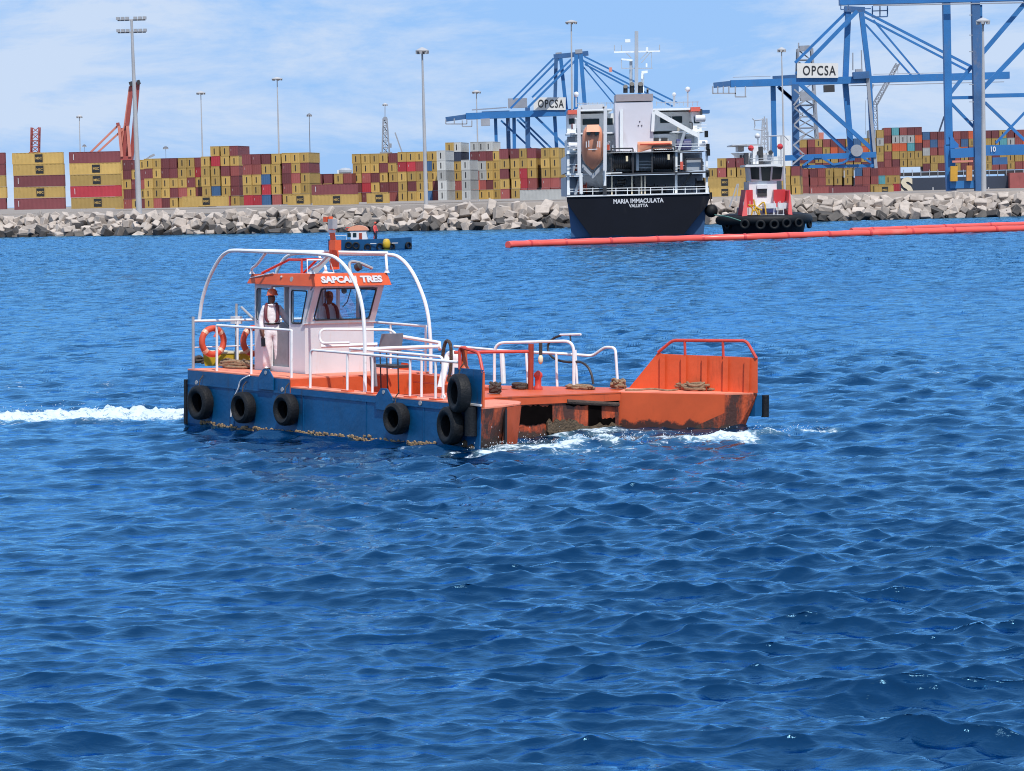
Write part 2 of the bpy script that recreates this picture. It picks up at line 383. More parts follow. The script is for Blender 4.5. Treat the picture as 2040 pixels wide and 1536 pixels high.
    gl = N.new('ShaderNodeBsdfGlossy'); gl.inputs[0].default_value = (.30, .68, 1, 1); gl.inputs['Roughness'].default_value = .06
    fr = N.new('ShaderNodeFresnel'); fr.inputs[0].default_value = 1.45
    fm = N.new('ShaderNodeMath'); fm.operation = 'MULTIPLY'; fm.use_clamp = True; fm.inputs[1].default_value = 1.4; L.new(fr.outputs[0], fm.inputs[0])
    b = N.new('ShaderNodeMixShader'); L.new(fm.outputs[0], b.inputs[0]); L.new(di.outputs[0], b.inputs[1]); L.new(gl.outputs[0], b.inputs[2])
    tc = N.new('ShaderNodeTexCoord')
    mp = N.new('ShaderNodeMapping'); mp.inputs['Scale'].default_value = (.62, 1.15, 1); mp.inputs['Rotation'].default_value = (0, 0, R(8))
    L.new(tc.outputs['Object'], mp.inputs[0])
    n1 = N.new('ShaderNodeTexNoise'); n1.inputs['Scale'].default_value = 5.2; n1.inputs['Detail'].default_value = 5; n1.inputs['Roughness'].default_value = .62; n1.inputs['Distortion'].default_value = .5
    n2 = N.new('ShaderNodeTexNoise'); n2.inputs['Scale'].default_value = 1.15; n2.inputs['Detail'].default_value = 4; n2.inputs['Distortion'].default_value = .4
    L.new(mp.outputs[0], n1.inputs[0]); L.new(mp.outputs[0], n2.inputs[0])
    b1 = N.new('ShaderNodeBump'); b1.inputs['Strength'].default_value = 1; b1.inputs['Distance'].default_value = .016
    b2 = N.new('ShaderNodeBump'); b2.inputs['Strength'].default_value = 1; b2.inputs['Distance'].default_value = .11
    sp = N.new('ShaderNodeSeparateXYZ'); L.new(tc.outputs['Object'], sp.inputs[0]); fy = N.new('ShaderNodeMapRange'); fy.inputs[1].default_value = 55; fy.inputs[2].default_value = 170; fy.inputs[3].default_value = .35; fy.inputs[4].default_value = 1.5; L.new(sp.outputs['Y'], fy.inputs[0])
    mq = N.new('ShaderNodeMapping'); mq.inputs['Scale'].default_value = (.9, .24, 1); L.new(tc.outputs['Object'], mq.inputs[0])      # cat's paws: rougher and calmer patches
    n4 = N.new('ShaderNodeTexNoise'); n4.inputs['Scale'].default_value = 1; n4.inputs['Detail'].default_value = 5; n4.inputs['Roughness'].default_value = .68; L.new(mq.outputs[0], n4.inputs[0])
    pr_ = N.new('ShaderNodeMapRange'); pr_.inputs[1].default_value = .36; pr_.inputs[2].default_value = .64; pr_.inputs[3].default_value = .2; pr_.inputs[4].default_value = 3.0; L.new(n4.outputs[0], pr_.inputs[0])
    ps = N.new('ShaderNodeMath'); ps.operation = 'MULTIPLY'; L.new(pr_.outputs[0], ps.inputs[0]); L.new(fy.outputs[0], ps.inputs[1]); L.new(ps.outputs[0], b2.inputs['Strength'])
    L.new(n1.outputs[0], b1.inputs['Height']); L.new(n2.outputs[0], b2.inputs['Height']); L.new(b2.outputs[0], b1.inputs['Normal']); [L.new(b1.outputs[0], q_.inputs['Normal']) for q_ in (di, gl, fr)]
    # foam
    fa = N.new('ShaderNodeAttribute'); fa.attribute_name = 'foam'
    n3 = N.new('ShaderNodeTexNoise'); n3.inputs['Scale'].default_value = 5.5; n3.inputs['Detail'].default_value = 7; n3.inputs['Roughness'].default_value = .7; n3.inputs['Distortion'].default_value = .8
    L.new(tc.outputs['Object'], n3.inputs[0])
    ad = N.new('ShaderNodeMath'); ad.operation = 'SUBTRACT'; L.new(fa.outputs['Fac'], ad.inputs[0])
    nm = N.new('ShaderNodeMath'); nm.operation = 'MULTIPLY_ADD'; nm.inputs[1].default_value = -3.4; nm.inputs[2].default_value = 2.28; L.new(n3.outputs[0], nm.inputs[0]); L.new(nm.outputs[0], ad.inputs[1])
    mr = N.new('ShaderNodeMapRange'); mr.inputs[1].default_value = -.12; mr.inputs[2].default_value = .30; L.new(ad.outputs[0], mr.inputs[0])
    gt = N.new('ShaderNodeMath'); gt.operation = 'MULTIPLY'; g5 = N.new('ShaderNodeMapRange'); g5.inputs[1].default_value = .05; g5.inputs[2].default_value = .2
    L.new(fa.outputs['Fac'], g5.inputs[0]); L.new(g5.outputs[0], gt.inputs[0]); L.new(mr.outputs[0], gt.inputs[1])
    fd = N.new('ShaderNodeBsdfDiffuse'); fd.inputs[0].default_value = (.56, .64, .70, 1)
    ae = N.new('ShaderNodeBsdfDiffuse'); ae.inputs[0].default_value = (.16, .30, .36, 1)
    ar = N.new('ShaderNodeMapRange'); ar.inputs[1].default_value = .18; ar.inputs[2].default_value = .95; ar.inputs[4].default_value = .62; L.new(fa.outputs['Fac'], ar.inputs[0])
    am = N.new('ShaderNodeMixShader'); L.new(ar.outputs[0], am.inputs[0]); L.new(b.outputs[0], am.inputs[1]); L.new(ae.outputs[0], am.inputs[2])
    mx = N.new('ShaderNodeMixShader'); L.new(gt.outputs[0], mx.inputs[0]); L.new(am.outputs[0], mx.inputs[1]); L.new(fd.outputs[0], mx.inputs[2])
    L.new(mx.outputs[0], N['Material Output'].inputs[0])
    me.materials.append(m)
    o = bpy.data.objects.new('sea', me); COL.objects.link(o)
    tag(o, 'rippled deep blue harbour water', None, None, 'structure')
build_sea()
# ------------------------------------------------------------------ the orange and blue workboat
boat = empty('workboat', BM, 'orange and navy blue workboat with white wheelhouse and tube hoops, moving over the water', 'workboat')
ZU, ZL, ZB, ZN = 1.11, .92, -.55, .87           # raised after deck, side deck, keel
# plan outline (boat frame: x forward, y to port), measured on the deck
K0 = (9.95, -.01); K1 = (10.28, -.01); K2 = (10.92, -.06); K3 = (10.72, .69); K4 = (9.86, 1.75)
FA, FB = Vector((9.02, .5, 0)), Vector((9.5, 4.95, 0)); C1 = (9.5, 4.95)
fdir = (FB - FA).normalized(); fnor = Vector((fdir.y, -fdir.x, 0))
def fpl(x, y, off=0.):       # photo pixel -> point on the upright front of the cross body
    c = BI @ EYE; d = BI.to_3x3() @ ray(x, y); return c + d * (((FA + fnor * off) - c).dot(fnor) / d.dot(fnor))
def fslab(a, b, z0, z1, o0, o1):   # upright plate along the front, a..b = fraction across
    p, q = FA.lerp(FB, a), FA.lerp(FB, b); P = [p + fnor * o0, q + fnor * o0, q + fnor * o1, p + fnor * o1]
    return MB().hexa([v + Vector((0, 0, z0)) for v in P] + [v + Vector((0, 0, z1)) for v in P])
P1 = tuple(bl(1447, 784, 2, ZL)[:2]); P2 = tuple(bl(1508, 782.5, 2, ZL)[:2]); P3 = tuple(bl(1250, 772.5, 2, ZL)[:2]); P4 = (6.3, 4.0)
W_ = 4.0
def wall(mb, a, b, z0a, z1a, z0b, z1b, th, inset=0.):
    # upright plate between plan points a and b, thickness towards the left of a->b
    a, b = Vector((a[0], a[1], 0)), Vector((b[0], b[1], 0)); d = (b - a).normalized(); n = Vector((-d.y, d.x, 0)) * th
    return mb.hexa([(a.x, a.y, z0a), (b.x, b.y, z0b), (b.x + n.x, b.y + n.y, z0b), (a.x + n.x, a.y + n.y, z0a),
                    (a.x, a.y, z1a), (b.x, b.y, z1b), (b.x + n.x, b.y + n.y, z1b), (a.x + n.x, a.y + n.y, z1a)])
# hull bodies: after body, starboard side, port side, fore cross body, two arms (blue plating outside, orange inside)
h = MB()
h.prism([(0, 0), (4.1, 0), (4.1, W_), (0, W_)], ZB, ZU - .03)
h.prism([(4.1, .003), (9.95, .003), (9.95, .5), (4.1, .5)], ZB, ZL - .03)
h.build('hull', M['navy'], boat)
o = MB()
o.prism([(4.1, .5), (7.6, .5), (7.6, 3.45), (4.1, 3.45)], ZB, .38)           # well floor
o.prism([(4.1, 3.45), (6.3, 3.45), (6.3, W_), (4.1, W_)], ZB, ZL - .03)
o.prism([(7.6, .5), (8.95, .5), (9.2, 3.45), (7.6, 3.45)], .30, ZL - .03)     # fore cross body, open tunnel below
o.prism([(6.3, 3.45), (9.25, 3.45), (9.42, 4.95), (P3[0], P3[1]), (6.3, W_)], ZB, ZL - .031)
o.build('inner_hull', M['orange'], boat)
# starboard arm
rk = .35
a_bot = [(9.6, .05), (K1[0] - rk, K1[1] + .1), (K2[0] - rk, K2[1] + .1), (K3[0] - rk, K3[1]), (K3[0] - .5, K3[1] + .58), (K4[0] - .1, K4[1]), (9.0, 1.5), (9.0, .3)]
KM = (K3[0] - .25, K3[1] + .62)
a_top = [K0, K1, K2, K3, KM, K4, (9.0, 1.5), (9.0, .3)]
MB().prism(a_bot, ZB, ZN - .03, top=a_top).build('starboard_arm', M['rustorange'], boat)
def skin_plate(name, a, b, z0, z1, mt, rake=0., off=.012):
    a, b = Vector((a[0], a[1], 0)), Vector((b[0], b[1], 0)); d = (b - a).normalized(); n = Vector((d.y, -d.x, 0)); q = n * off
    s = MB(); s.hexa([Vector((a.x - rake, a.y, z0)) - n * .02 - n * rake * .2, Vector((b.x - rake, b.y, z0)) - n * .02 - n * rake * .2, Vector((b.x - rake, b.y, z0)) + q - n * rake * .2, Vector((a.x - rake, a.y, z0)) + q - n * rake * .2,
            a + Vector((0, 0, z1)) - n * .02, b + Vector((0, 0, z1)) - n * .02, b + Vector((0, 0, z1)) + q, a + Vector((0, 0, z1)) + q])
    return s.build(name, mt, boat)
skin_plate('side_plate', K0, K1, -.2, ZL + .72, M['navy'], .12)
skin_plate('bow_plate', K1, K2, .0, ZL + .72, M['navy'], .12)
MB().box(K3[0] - .06, K3[0] + .0, K3[1] + .02, K3[1] + .07, -.2, ZN - .06).build('bow_slot', M['black'], boat)
s = MB()                                                                       # bright panel on the curved nose
s.slab([(K3[0] + .004, K3[1] + .06, ZN - .04), (KM[0] + .012, KM[1] + .012, ZN - .04), (KM[0] - .12, KM[1] + .012, .0), (K3[0] - .18, K3[1] + .06, .0)], (.012, .012, 0))
s.build('nose_panel', M['orange'], boat)
# bulwark inside of the starboard arm
s = MB(); wall(s, K0, K1, ZN, ZL + .70, ZN, ZL + .68, .05); wall(s, K1, K2, ZN, ZL + .68, ZN, ZL + .66, .05)
s.build('bulwark', M['orange'], boat)
for a, b, nm in [(K1, K2, 'rubbing_block')]:
    av, bv = Vector((*a, 0)), Vector((*b, 0)); d = (bv - av).normalized(); n = Vector((d.y, -d.x, 0))
    c = av.lerp(bv, .55)
    s = MB(); s.tube([c + n * .09 + Vector((0, 0, .28)), c + n * .09 + Vector((0, 0, ZL - .04))], .13, 10); s.build(nm, M['rubber'], boat, True)
    s = MB(); s.hexa([av + n * .015 + Vector((0, 0, ZL - .02)), bv + n * .015 + Vector((0, 0, ZL - .02)), bv + n * .07 + Vector((0, 0, ZL - .02)), av + n * .07 + Vector((0, 0, ZL - .02)),
                      av + n * .015 + Vector((0, 0, ZL + .02)), bv + n * .015 + Vector((0, 0, ZL + .02)), bv + n * .07 + Vector((0, 0, ZL + .02)), av + n * .07 + Vector((0, 0, ZL + .02))])
    s.build('rubbing_strake', M['white'], boat)
# red frame over the starboard bulwark
k0t, k1t, k2t = Vector((*K0, ZL + .70)), Vector((*K1, ZL + .68)), Vector((*K2, ZL + .66))
s = MB(); b0 = k0t.lerp(k1t, .5)
s.tube(arc([b0, b0 + Vector((-.05, .03, .46)), k1t.lerp(k2t, .75) + Vector((-.05, .05, .40)), k2t + Vector((-.02, .02, 0))], .12), .035, 8); s.build('bulwark_rail', M['redpipe'], boat, True)
s = MB(); s.lathe([(.13, 0), (.07, .1), (.055, .3), (.075, .44), (.02, .5)], b0 + Vector((0, .12, -.02)), n=10); s.build('bollard', M['orange'], boat, True)
# port arm
p_bot = [(9.35, 4.95), (P1[0] - .12, P1[1] - .05), (P2[0] - .42, P2[1] - .3), (P2[0] - .7, P2[1] - .1), (P3[0] - .1, P3[1] - .1)]
p_top = [C1, P1, P2, (P2[0] - .02, P2[1] + .04), P3]
MB().prism(p_bot, ZB, ZL - .03, top=p_top).build('port_arm', M['rustorange'], boat)
def quadplate(a, b, fa, fb, z0, z1, off, lo=0.):
    a, b = Vector((*a, 0)), Vector((*b, 0)); d = b - a; n = Vector((d.y, -d.x, 0)).normalized()
    p, q = a + d * fa, a + d * fb
    return [p + Vector((0, 0, z0)) + n * lo, q + Vector((0, 0, z0)) + n * lo, q + Vector((0, 0, z1)), p + Vector((0, 0, z1))], n * off
pts, of = quadplate(C1, P1, .0, .985, .12, ZL - .02, .02, -.06); MB().slab(pts, of).build('inner_side_panel', M['sidepanel'], boat)
# black slabs painting shade in ragged gaps, and fittings on the cross body's front
fx = 9.705
for (x0, y0, x1, y1, nm, mt) in [(1034, 808, 1100, 845, 'tunnel_shade', 'shadeblack'), (1128, 796, 1232, 808, 'gap_shade', 'shadeblack'), (1172, 806, 1198, 852, 'gap_shade', 'shadeblack'), (1190, 833, 1225, 846, 'gap_shade', 'shadeblack'), (1150, 845, 1236, 866, 'grown_ledge', 'weed'), (1088, 838, 1150, 862, 'grown_ledge', 'weed')]:
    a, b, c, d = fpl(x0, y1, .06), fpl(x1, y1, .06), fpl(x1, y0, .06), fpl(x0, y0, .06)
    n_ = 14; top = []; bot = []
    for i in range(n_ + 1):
        t = i / n_; j = .03 if mt == 'shadeblack' else .05
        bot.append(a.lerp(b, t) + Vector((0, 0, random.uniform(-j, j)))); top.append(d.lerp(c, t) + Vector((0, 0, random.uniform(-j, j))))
    MB().slab(bot + top[::-1], fnor * (.012 if mt == 'shadeblack' else .06)).build(nm, M[mt], boat)
fslab(.36, 1, .02, ZL - .14, .0, .055).build('fore_plate', M['rustorange'], boat)
fslab(0, 1, ZL - .19, ZL - .028, -.1, .09).build('fore_beam', M['orange'], boat)
s = MB(); s.tube([fpl(1130, 800, .1), fpl(1232, 806, .1)], .05, 8); s.build('grab_pipe', M['ropedark'], boat, True)
# port bulwark with stiffeners and rail
Bv0 = bl(1253, 773, 2, ZL); Bt = bl(1508, 783, 2, ZL)
dn = (Bt - Bv0); dn.z = 0; L_ = dn.length; dn.normalize(); nn = Vector((dn.y, -dn.x, 0))
def bw(x, y):                 # pixel on the bulwark plane -> (along, height)
    c = BI @ EYE; d = BI.to_3x3() @ ray(x, y); t = (Bv0 - c).dot(nn) / d.dot(nn); return c + d * t
sh = [(1253, 773), (1508, 783), (1508, 714), (1490, 712), (1420, 709), (1360, 707), (1318, 705), (1311, 702)]
MB().slab([bw(*p) for p in sh], -nn * .05).build('port_bulwark', M['brightorange'], boat)
s = MB()
for xb, yb, xt, yt in [(1322, 776, 1322, 706), (1364, 778, 1364, 708), (1405, 779, 1406, 710), (1447, 780, 1448, 711), (1489, 782, 1491, 714)]:
    MB().beam(bw(xb, yb) + nn * .06, bw(xt, yt) + nn * .06, .03, .12, up=dn).build('stiffener', M['brightorange'], boat)
s.tube(arc([bw(1311, 702), bw(1340, 678), bw(1487, 679), bw(1507, 714)], .1), .035, 8); s.build('port_bulwark_rail', M['redpipe'], boat, True)
for xb, yb, xt, yt in [(1365, 708, 1364, 679), (1441, 711, 1440, 680)]:
    MB().tube([bw(xb, yb), bw(xt, yt)], .03, 8).build('rail_post', M['redpipe'], boat, True)
s = MB(); tip = Vector((P2[0], P2[1], 0)); s.hexa([tip + Vector(q) for q in [(-.5, -.1, .40), (-.05, .0, .40), (.02, .2, .40), (-.45, .17, .40), (-.5, -.1, .86), (-.05, .0, .86), (.02, .2, .86), (-.45, .17, .86)]]); s.build('port_fender_block', M['navy'], boat)
MB().tube([tip + Vector((.02, .24, .38)), tip + Vector((.02, .24, .86))], .085, 10).build('port_fender', M['rubber'], boat, True)
# decks
D_ = MB(); D_.prism([(0, 0), (4.1, 0), (4.1, W_), (0, W_)], ZU - .029, ZU); D_.build('after_deck', M['deck'], boat)
D_ = MB(); D_.prism([(4.102, 0), (9.95, 0), (9.95, .5), (4.102, .5)], ZL - .029, ZL); D_.build('side_deck', M['deck'], boat)
D_ = MB(); D_.prism([(4.102, 3.45), (6.3, 3.45), (6.3, W_), (4.102, W_)], ZL - .029, ZL); D_.build('side_deck', M['deck'], boat)
D_ = MB(); D_.prism([(7.6, .5), tuple((FA + fnor * .1)[:2]), tuple((FB + fnor * .1)[:2]), P3, (6.3, W_), (6.3, 3.45), (7.6, 3.45)], ZL - .029, ZL - .001); D_.build('fore_deck', M['orange'], boat)
D_ = MB(); D_.prism([K0, K1, K2, K3, KM, (K4[0] + .25, K4[1] - .1), K4, (9.05, 1.6), (9.05, .3)], ZN - .029, ZN + .003); D_.build('arm_deck', M['deck'], boat)
D_ = MB(); D_.prism([C1, P1, P2, P3], ZL - .029, ZL + .004); D_.build('arm_deck', M['deck'], boat)
# bulkhead faces of the well
MB().box(4.101, 4.13, .0, 4.0, ZL - .3, ZU - .03).build('step_face', M['orange'], boat)
MB().box(4.13, 5.3, 3.44, 3.98, ZL, ZL + .16).build('step_block', M['orange'], boat)
# triangular towing brackets on the sides
def bracket(xc, y, z, mt, sgn):
    s = MB(); s.slab([(xc - .28, y, z - .3), (xc + .28, y, z - .3), (xc + .28, y, z - .02), (xc + .1, y, z + .16), (xc - .1, y, z + .16), (xc - .28, y, z - .02)], (0, .03 * sgn, 0)); b = s.build('towing_bracket', M[mt], boat)
    s = MB(); s.lathe([(.045, 0), (.045, .01)], (xc, y + .031 * sgn, z + .08), (0, sgn, 0), 10); s.build('bracket_eye', M['steel'], b)
bracket(bl(533, 745, 1, 0).x, -.02, ZU, 'navy', -1); bracket(bl(768, 788, 1, 0).x, -.02, ZL, 'navy', -1)
bracket(bl(803, 740, 1, 3.95).x, 3.98, ZU, 'orange', 1)
MB().box(.02, 9.6, -.016, .002, ZL - .17, ZL - .145).build('plate_seam', M['navy'], boat)
for xx in (1.9, 4.6, 6.9, 8.9): MB().box(xx, xx + .02, -.010, .002, -.2, ZL - .17).build('plate_seam', M['navy'], boat)
for px, py in ((392, 762), (563, 776), (781, 797), (838, 803)):
    q = bl(px, py, 1, 0); MB().lathe([(.05, 0), (.05, .02)], (q.x, -.002, q.z), (0, -1, 0), 8).build('hull_lug', M['steel'], boat)
# rubbing edge at the stern corner and growth along the waterline
MB().box(-.09, .0, -.05, .4, -.5, ZU - .25).build('stern_fender_strip', M['rubber'], boat)
s = MB(); x = .55
while x < 9.3:            # crust of weed and shells along the floating line
    zw = x * .0175 - .18; k = .55 + .45 * math.sin(x * 2.1) * math.sin(x * .9 + 1)
    s.ball((x, -.012, zw + random.uniform(-.05, .02 + .075 * k)), random.uniform(.022, .05), 6, (1.3, .5, .8)); x += random.uniform(.012, .04)
tag(s.build('waterline_growth', M['growth'], boat), kind='stuff')
s = MB()
for i in range(26): s.ball((K1[0] - .15 + random.uniform(-.3, .45), K1[1] + random.uniform(-.05, .9), random.uniform(-.1, .13)), random.uniform(.06, .13), 6)
s.build('bow_growth', M['weed'], boat)
# wheelhouse
cx0, cx1, cy0, cy1 = 1.12, 3.12, 1.12, 3.08
zs, zt, lean = 2.26, 3.14, .37
T_ = .05
wh = empty('wheelhouse'); wh.parent = boat
def side_wall(y, thick, name):
    # white side with door opening and two window openings (built of strips round the holes)
    s = MB(); y2 = y + thick
    fr = lambda z: cx1 + max(0, (z - zs) / (zt - zs)) * lean if z > zs else cx1
    s.box(cx0, cx0 + .08, y, y2, ZU, zt)                              # after post
    s.box(cx0 + .08, 1.80, y, y2, ZU, 2.25); s.box(cx0 + .08, 1.80, y, y2, 3.02, zt); s.box(1.72, 1.80, y, y2, 2.25, 3.02)
    s.box(1.80, 2.50, y, y2, 3.08, zt); s.box(1.80, 2.50, y, y2, ZU, ZU + .12)
    s.box(2.50, cx1, y, y2, ZU, 2.22); s.box(2.50, 2.58, y, y2, 2.22, zt)
    s.hexa([(2.58, y, 3.02), (3.30, y, 3.02), (3.30, y2, 3.02), (2.58, y2, 3.02), (2.58, y, zt), (3.43, y, zt), (3.43, y2, zt), (2.58, y2, zt)])
    s.hexa([(3.0, y, 2.22), (cx1, y, 2.22), (cx1, y2, 2.22), (3.0, y2, 2.22), (3.24, y, 3.02), (cx1 + .33, y, 3.02), (cx1 + .33, y2, 3.02), (3.24, y2, 3.02)])
    s.box(2.58, 3.0, y, y2, 2.215, 2.24)
    return s.build(name, M['white'], wh)
side_wall(cy0, T_, 'side_wall'); side_wall(cy1 - T_, T_, 'side_wall')
s = MB(); s.box(cx1 - T_, cx1, cy0 + T_, cy1 - T_, ZU, zs - .02); s.build('front_wall', M['white'], wh)
def fpt(v, z, off=0.):       # point of the raked front: v across (0 starboard .. 1 port)
    k = (z - zs) / (zt - zs); return Vector((cx1 + k * lean + off, cy0 + (cy1 - cy0) * v, z))
s = MB()
for v0, v1, z0, z1 in [(0, 1, zs, zs + .06), (0, 1, zt - .07, zt), (0, .085, zs + .06, zt - .07), (.915, 1, zs + .06, zt - .07)]:
    s.hexa([fpt(v0, z0, -.04), fpt(v0, z0, .03), fpt(v1, z0, .03), fpt(v1, z0, -.04), fpt(v0, z1, -.04), fpt(v0, z1, .03), fpt(v1, z1, .03), fpt(v1, z1, -.04)])
s.build('window_surround', M['white'], wh)
MB().slab([fpt(-.02, zs - .03, .02), fpt(1.02, zs - .03, .02), fpt(1.02, zs + .0, .06), fpt(-.02, zs + .0, .06)], (-.1, 0, 0)).build('window_sill', M['white'], wh)
wf = MB(); wf.slab([fpt(.09, zs + .065, .0), fpt(.91, zs + .065, .0), fpt(.91, zt - .075, .0), fpt(.09, zt - .075, .0)], (.008, 0, 0)); wf = wf.build('front_window', M['glass'], wh)
ring = [fpt(.10, zs + .075, .034), fpt(.90, zs + .075, .034), fpt(.90, zt - .085, .034), fpt(.10, zt - .085, .034)]
rr = arc([ring[0].lerp(ring[1], .5)] + ring[1:] + [ring[0], ring[0].lerp(ring[1], .5)], .09, 5)
MB().tube(rr, .018, 6).build('gasket', M['gasket'], wf)
MB().tube([fpt(.52, zt - .08, .05), fpt(.51, zt - .4, .06), fpt(.46, zt - .52, .06)], .012, 5).build('wiper', M['black'], wf)
MB().lathe([(.07, 0), (.07, .03)], fpt(.42, zt - .14, .05), (1, 0, .3), 12).build('wiper_motor', M['black'], wf)
for y in (cy0, cy1 - T_):
    q = [(2.6, 2.25), (2.98, 2.25), (3.21, 3.0), (2.6, 3.0)]; yy = y + .02
    g = MB(); g.slab([(a, yy, b) for a, b in q], (0, .006, 0)); g = g.build('side_window', M['glass'], wh)
    P_ = [Vector((a, y - .008 if y < 2 else y + T_ + .008, b)) for a, b in q]
    MB().tube(arc([P_[0].lerp(P_[1], .5)] + P_[1:] + [P_[0], P_[0].lerp(P_[1], .5)], .07, 5), .016, 6).build('gasket', M['gasket'], g)
    q = [(1.22, 2.27), (1.70, 2.27), (1.70, 3.0), (1.22, 3.0)]
    g = MB(); g.slab([(a, yy, b) for a, b in q], (0, .006, 0)); g = g.build('after_window', M['glass'], wh)
    P_ = [Vector((a, y - .008 if y < 2 else y + T_ + .008, b)) for a, b in q]
    MB().tube(arc([P_[0].lerp(P_[1], .5)] + P_[1:] + [P_[0], P_[0].lerp(P_[1], .5)], .07, 5), .014, 6).build('gasket', M['gasket'], g)
s = MB(); s.box(cx0, cx0 + T_, cy0 + T_, cy1 - T_, ZU, 2.2); s.box(cx0, cx0 + T_, cy0 + T_, cy1 - T_, 3.02, zt); s.box(cx0, cx0 + T_, 1.95, 2.2, 2.2, 3.02); s.box(cx0, cx0 + T_, cy0 + T_, cy0 + .15, 2.2, 3.02); s.box(cx0, cx0 + T_, cy1 - .2, cy1 - T_, 2.2, 3.02)
s.build('after_wall', M['white'], wh)
s = MB(); s.box(cx0 + .06, cx1 - .06, cy0 + .06, cy1 - .06, ZU + .001, ZU + .03); s.build('cabin_floor', M['grey'], wh)
MB().box(1.82, 2.48, cy0 + .06, cy0 + .09, ZU + .12, 2.05).build('half_door', M['grey'], wh)
s = MB(); s.box(2.55, 2.95, 1.6, 2.7, ZU + .03, 2.12); s.box(2.6, 2.95, 1.7, 2.2, 2.12, 2.3); s.build('console', M['grey'], wh)
# roof with flared orange visor band
def rng_(z, o, fo_): return [(cx0 - .05 - o, cy0 - .08 - o, z), (cx1 + lean + fo_, cy0 - .08 - o, z), (cx1 + lean + fo_, cy1 + .08 + o, z), (cx0 - .05 - o, cy1 + .08 + o, z)]
lo, hi = rng_(zt - .02, .06, .12), rng_(zt + .26, .0, .02)
hi[0] = (hi[0][0] + .05, hi[0][1], zt + .20); hi[3] = (hi[3][0] + .05, hi[3][1], zt + .20)
s = MB(); s.hexa(lo + hi); rf = s.build('roof', M['brightorange'], wh)
MB().tube([(cx0 - .02, cy0 - .11, zt + .11), (cx0 + .9, cy0 - .10, zt + .245)], .014, 6).build('roof_edge_bar', M['white'], rf)
MB().ball((2.35, cy0 - .11, zt + .16), .035, 8).build('deck_lamp', M['steel'], rf)
MB().lathe([(.06, 0), (.06, .012)], (2.75, cy0 - .105, zt + .12), (0, -1, .15), 12).build('round_vent', M['steel'], rf)
a, b = Vector(lo[1]), Vector(lo[2]); c, d = Vector(hi[1]), Vector(hi[2])
xa = (b - a).normalized(); ya = ((c + d) / 2 - (a + b) / 2).normalized(); nz_ = xa.cross(ya).normalized()
ctr = (a + b + c + d) / 4 + nz_ * .012
text('name_lettering', 'SAPCAN', .165, 1.0, frame(ctr - xa * .36, xa, ya), M['white'], rf, bold=.05)
text('name_lettering', 'TRES', .165, .62, frame(ctr + xa * .56, xa, ya), M['white'], rf, bold=.05)
MB().box(cx0 + .02, cx1 + .2, cy0 + .02, cy1 - .02, zt - .06, zt - .025).build('ceiling', M['white'], wh)
# roof fittings
MB().slab([(3.0, 1.25, zt + .25), (3.25, 1.35, zt + .25), (3.08, 1.9, zt + .62), (2.9, 1.8, zt + .62)], (.02, 0, .01)).build('tilted_panel', M['grey'], wh)
s = MB(); tp = [Vector((3.1, 1.2, zt + .26)), Vector((3.1, 1.95, zt + .26)), Vector((2.98, 1.9, zt + .56)), Vector((2.98, 1.28, zt + .56))]; s.tube(tp, .02, 6, closed=True); s.build('hatch_frame', M['whitetube'], wh, True)
s = MB(); s.tube([(1.3, 1.2, zt + .22), (2.1, 1.4, zt + .55), (2.6, 1.4, zt + .55), (2.6, 1.4, zt + .25)], .03, 6); s.tube([(1.3, 2.4, zt + .22), (2.1, 2.2, zt + .55), (2.6, 2.2, zt + .55)], .03, 6); s.tube([(2.1, 1.4, zt + .55), (2.1, 2.2, zt + .55)], .03, 6); s.build('roof_frame', M['redpipe'], wh, True)
s = MB(); s.tube(spline([(3.2, 2.35, zt + .25), (3.1, 2.4, zt + .48), (3.2, 2.55, zt + .5), (3.3, 2.9, zt + .36)]), .035, 8); s.build('searchlight_arm', M['steel'], wh, True)
s = MB(); s.lathe([(.05, 0), (.09, .03), (.09, .14), (.03, .18)], (3.25, 2.45, zt + .36), (.6, .2, .3), 12); s.build('searchlight', M['dark'], wh, True)
# orange mast with lamps
mb0 = bl(667, 528, 1, 2.2); mt0 = bl(657, 432, 1, 2.2)
s = MB(); s.beam(mb0 - Vector((0, 0, .1)), bl(664, 480, 1, 2.2), .18, .12, up=(1, 0, 0)); s.beam(bl(664, 480, 1, 2.2), mt0, .10, .08, up=(1, 0, 0)); ms = s.build('mast', M['brightorange'], boat)
a = bl(672, 487, 1, 2.15); MB().box(a.x - .09, a.x + .12, a.y - .15, a.y + .02, a.z - .13, a.z + .10).build('horn', M['brightorange'], ms)
a = bl(667, 447, 1, 2.15); MB().box(a.x - .08, a.x + .1, a.y - .14, a.y, a.z - .1, a.z + .12).build('mast_lamp', M['steel'], ms)
a = bl(664, 460, 1, 2.15); MB().box(a.x - .08, a.x + .1, a.y - .1, a.y, a.z - .04, a.z + .03).build('lamp_bracket', M['white'], ms)
a = bl(653, 437, 1, 2.2); MB().box(a.x - .1, a.x + .02, a.y - .06, a.y + .06, a.z - .06, a.z + .06).build('mast_lamp', M['brightorange'], ms)
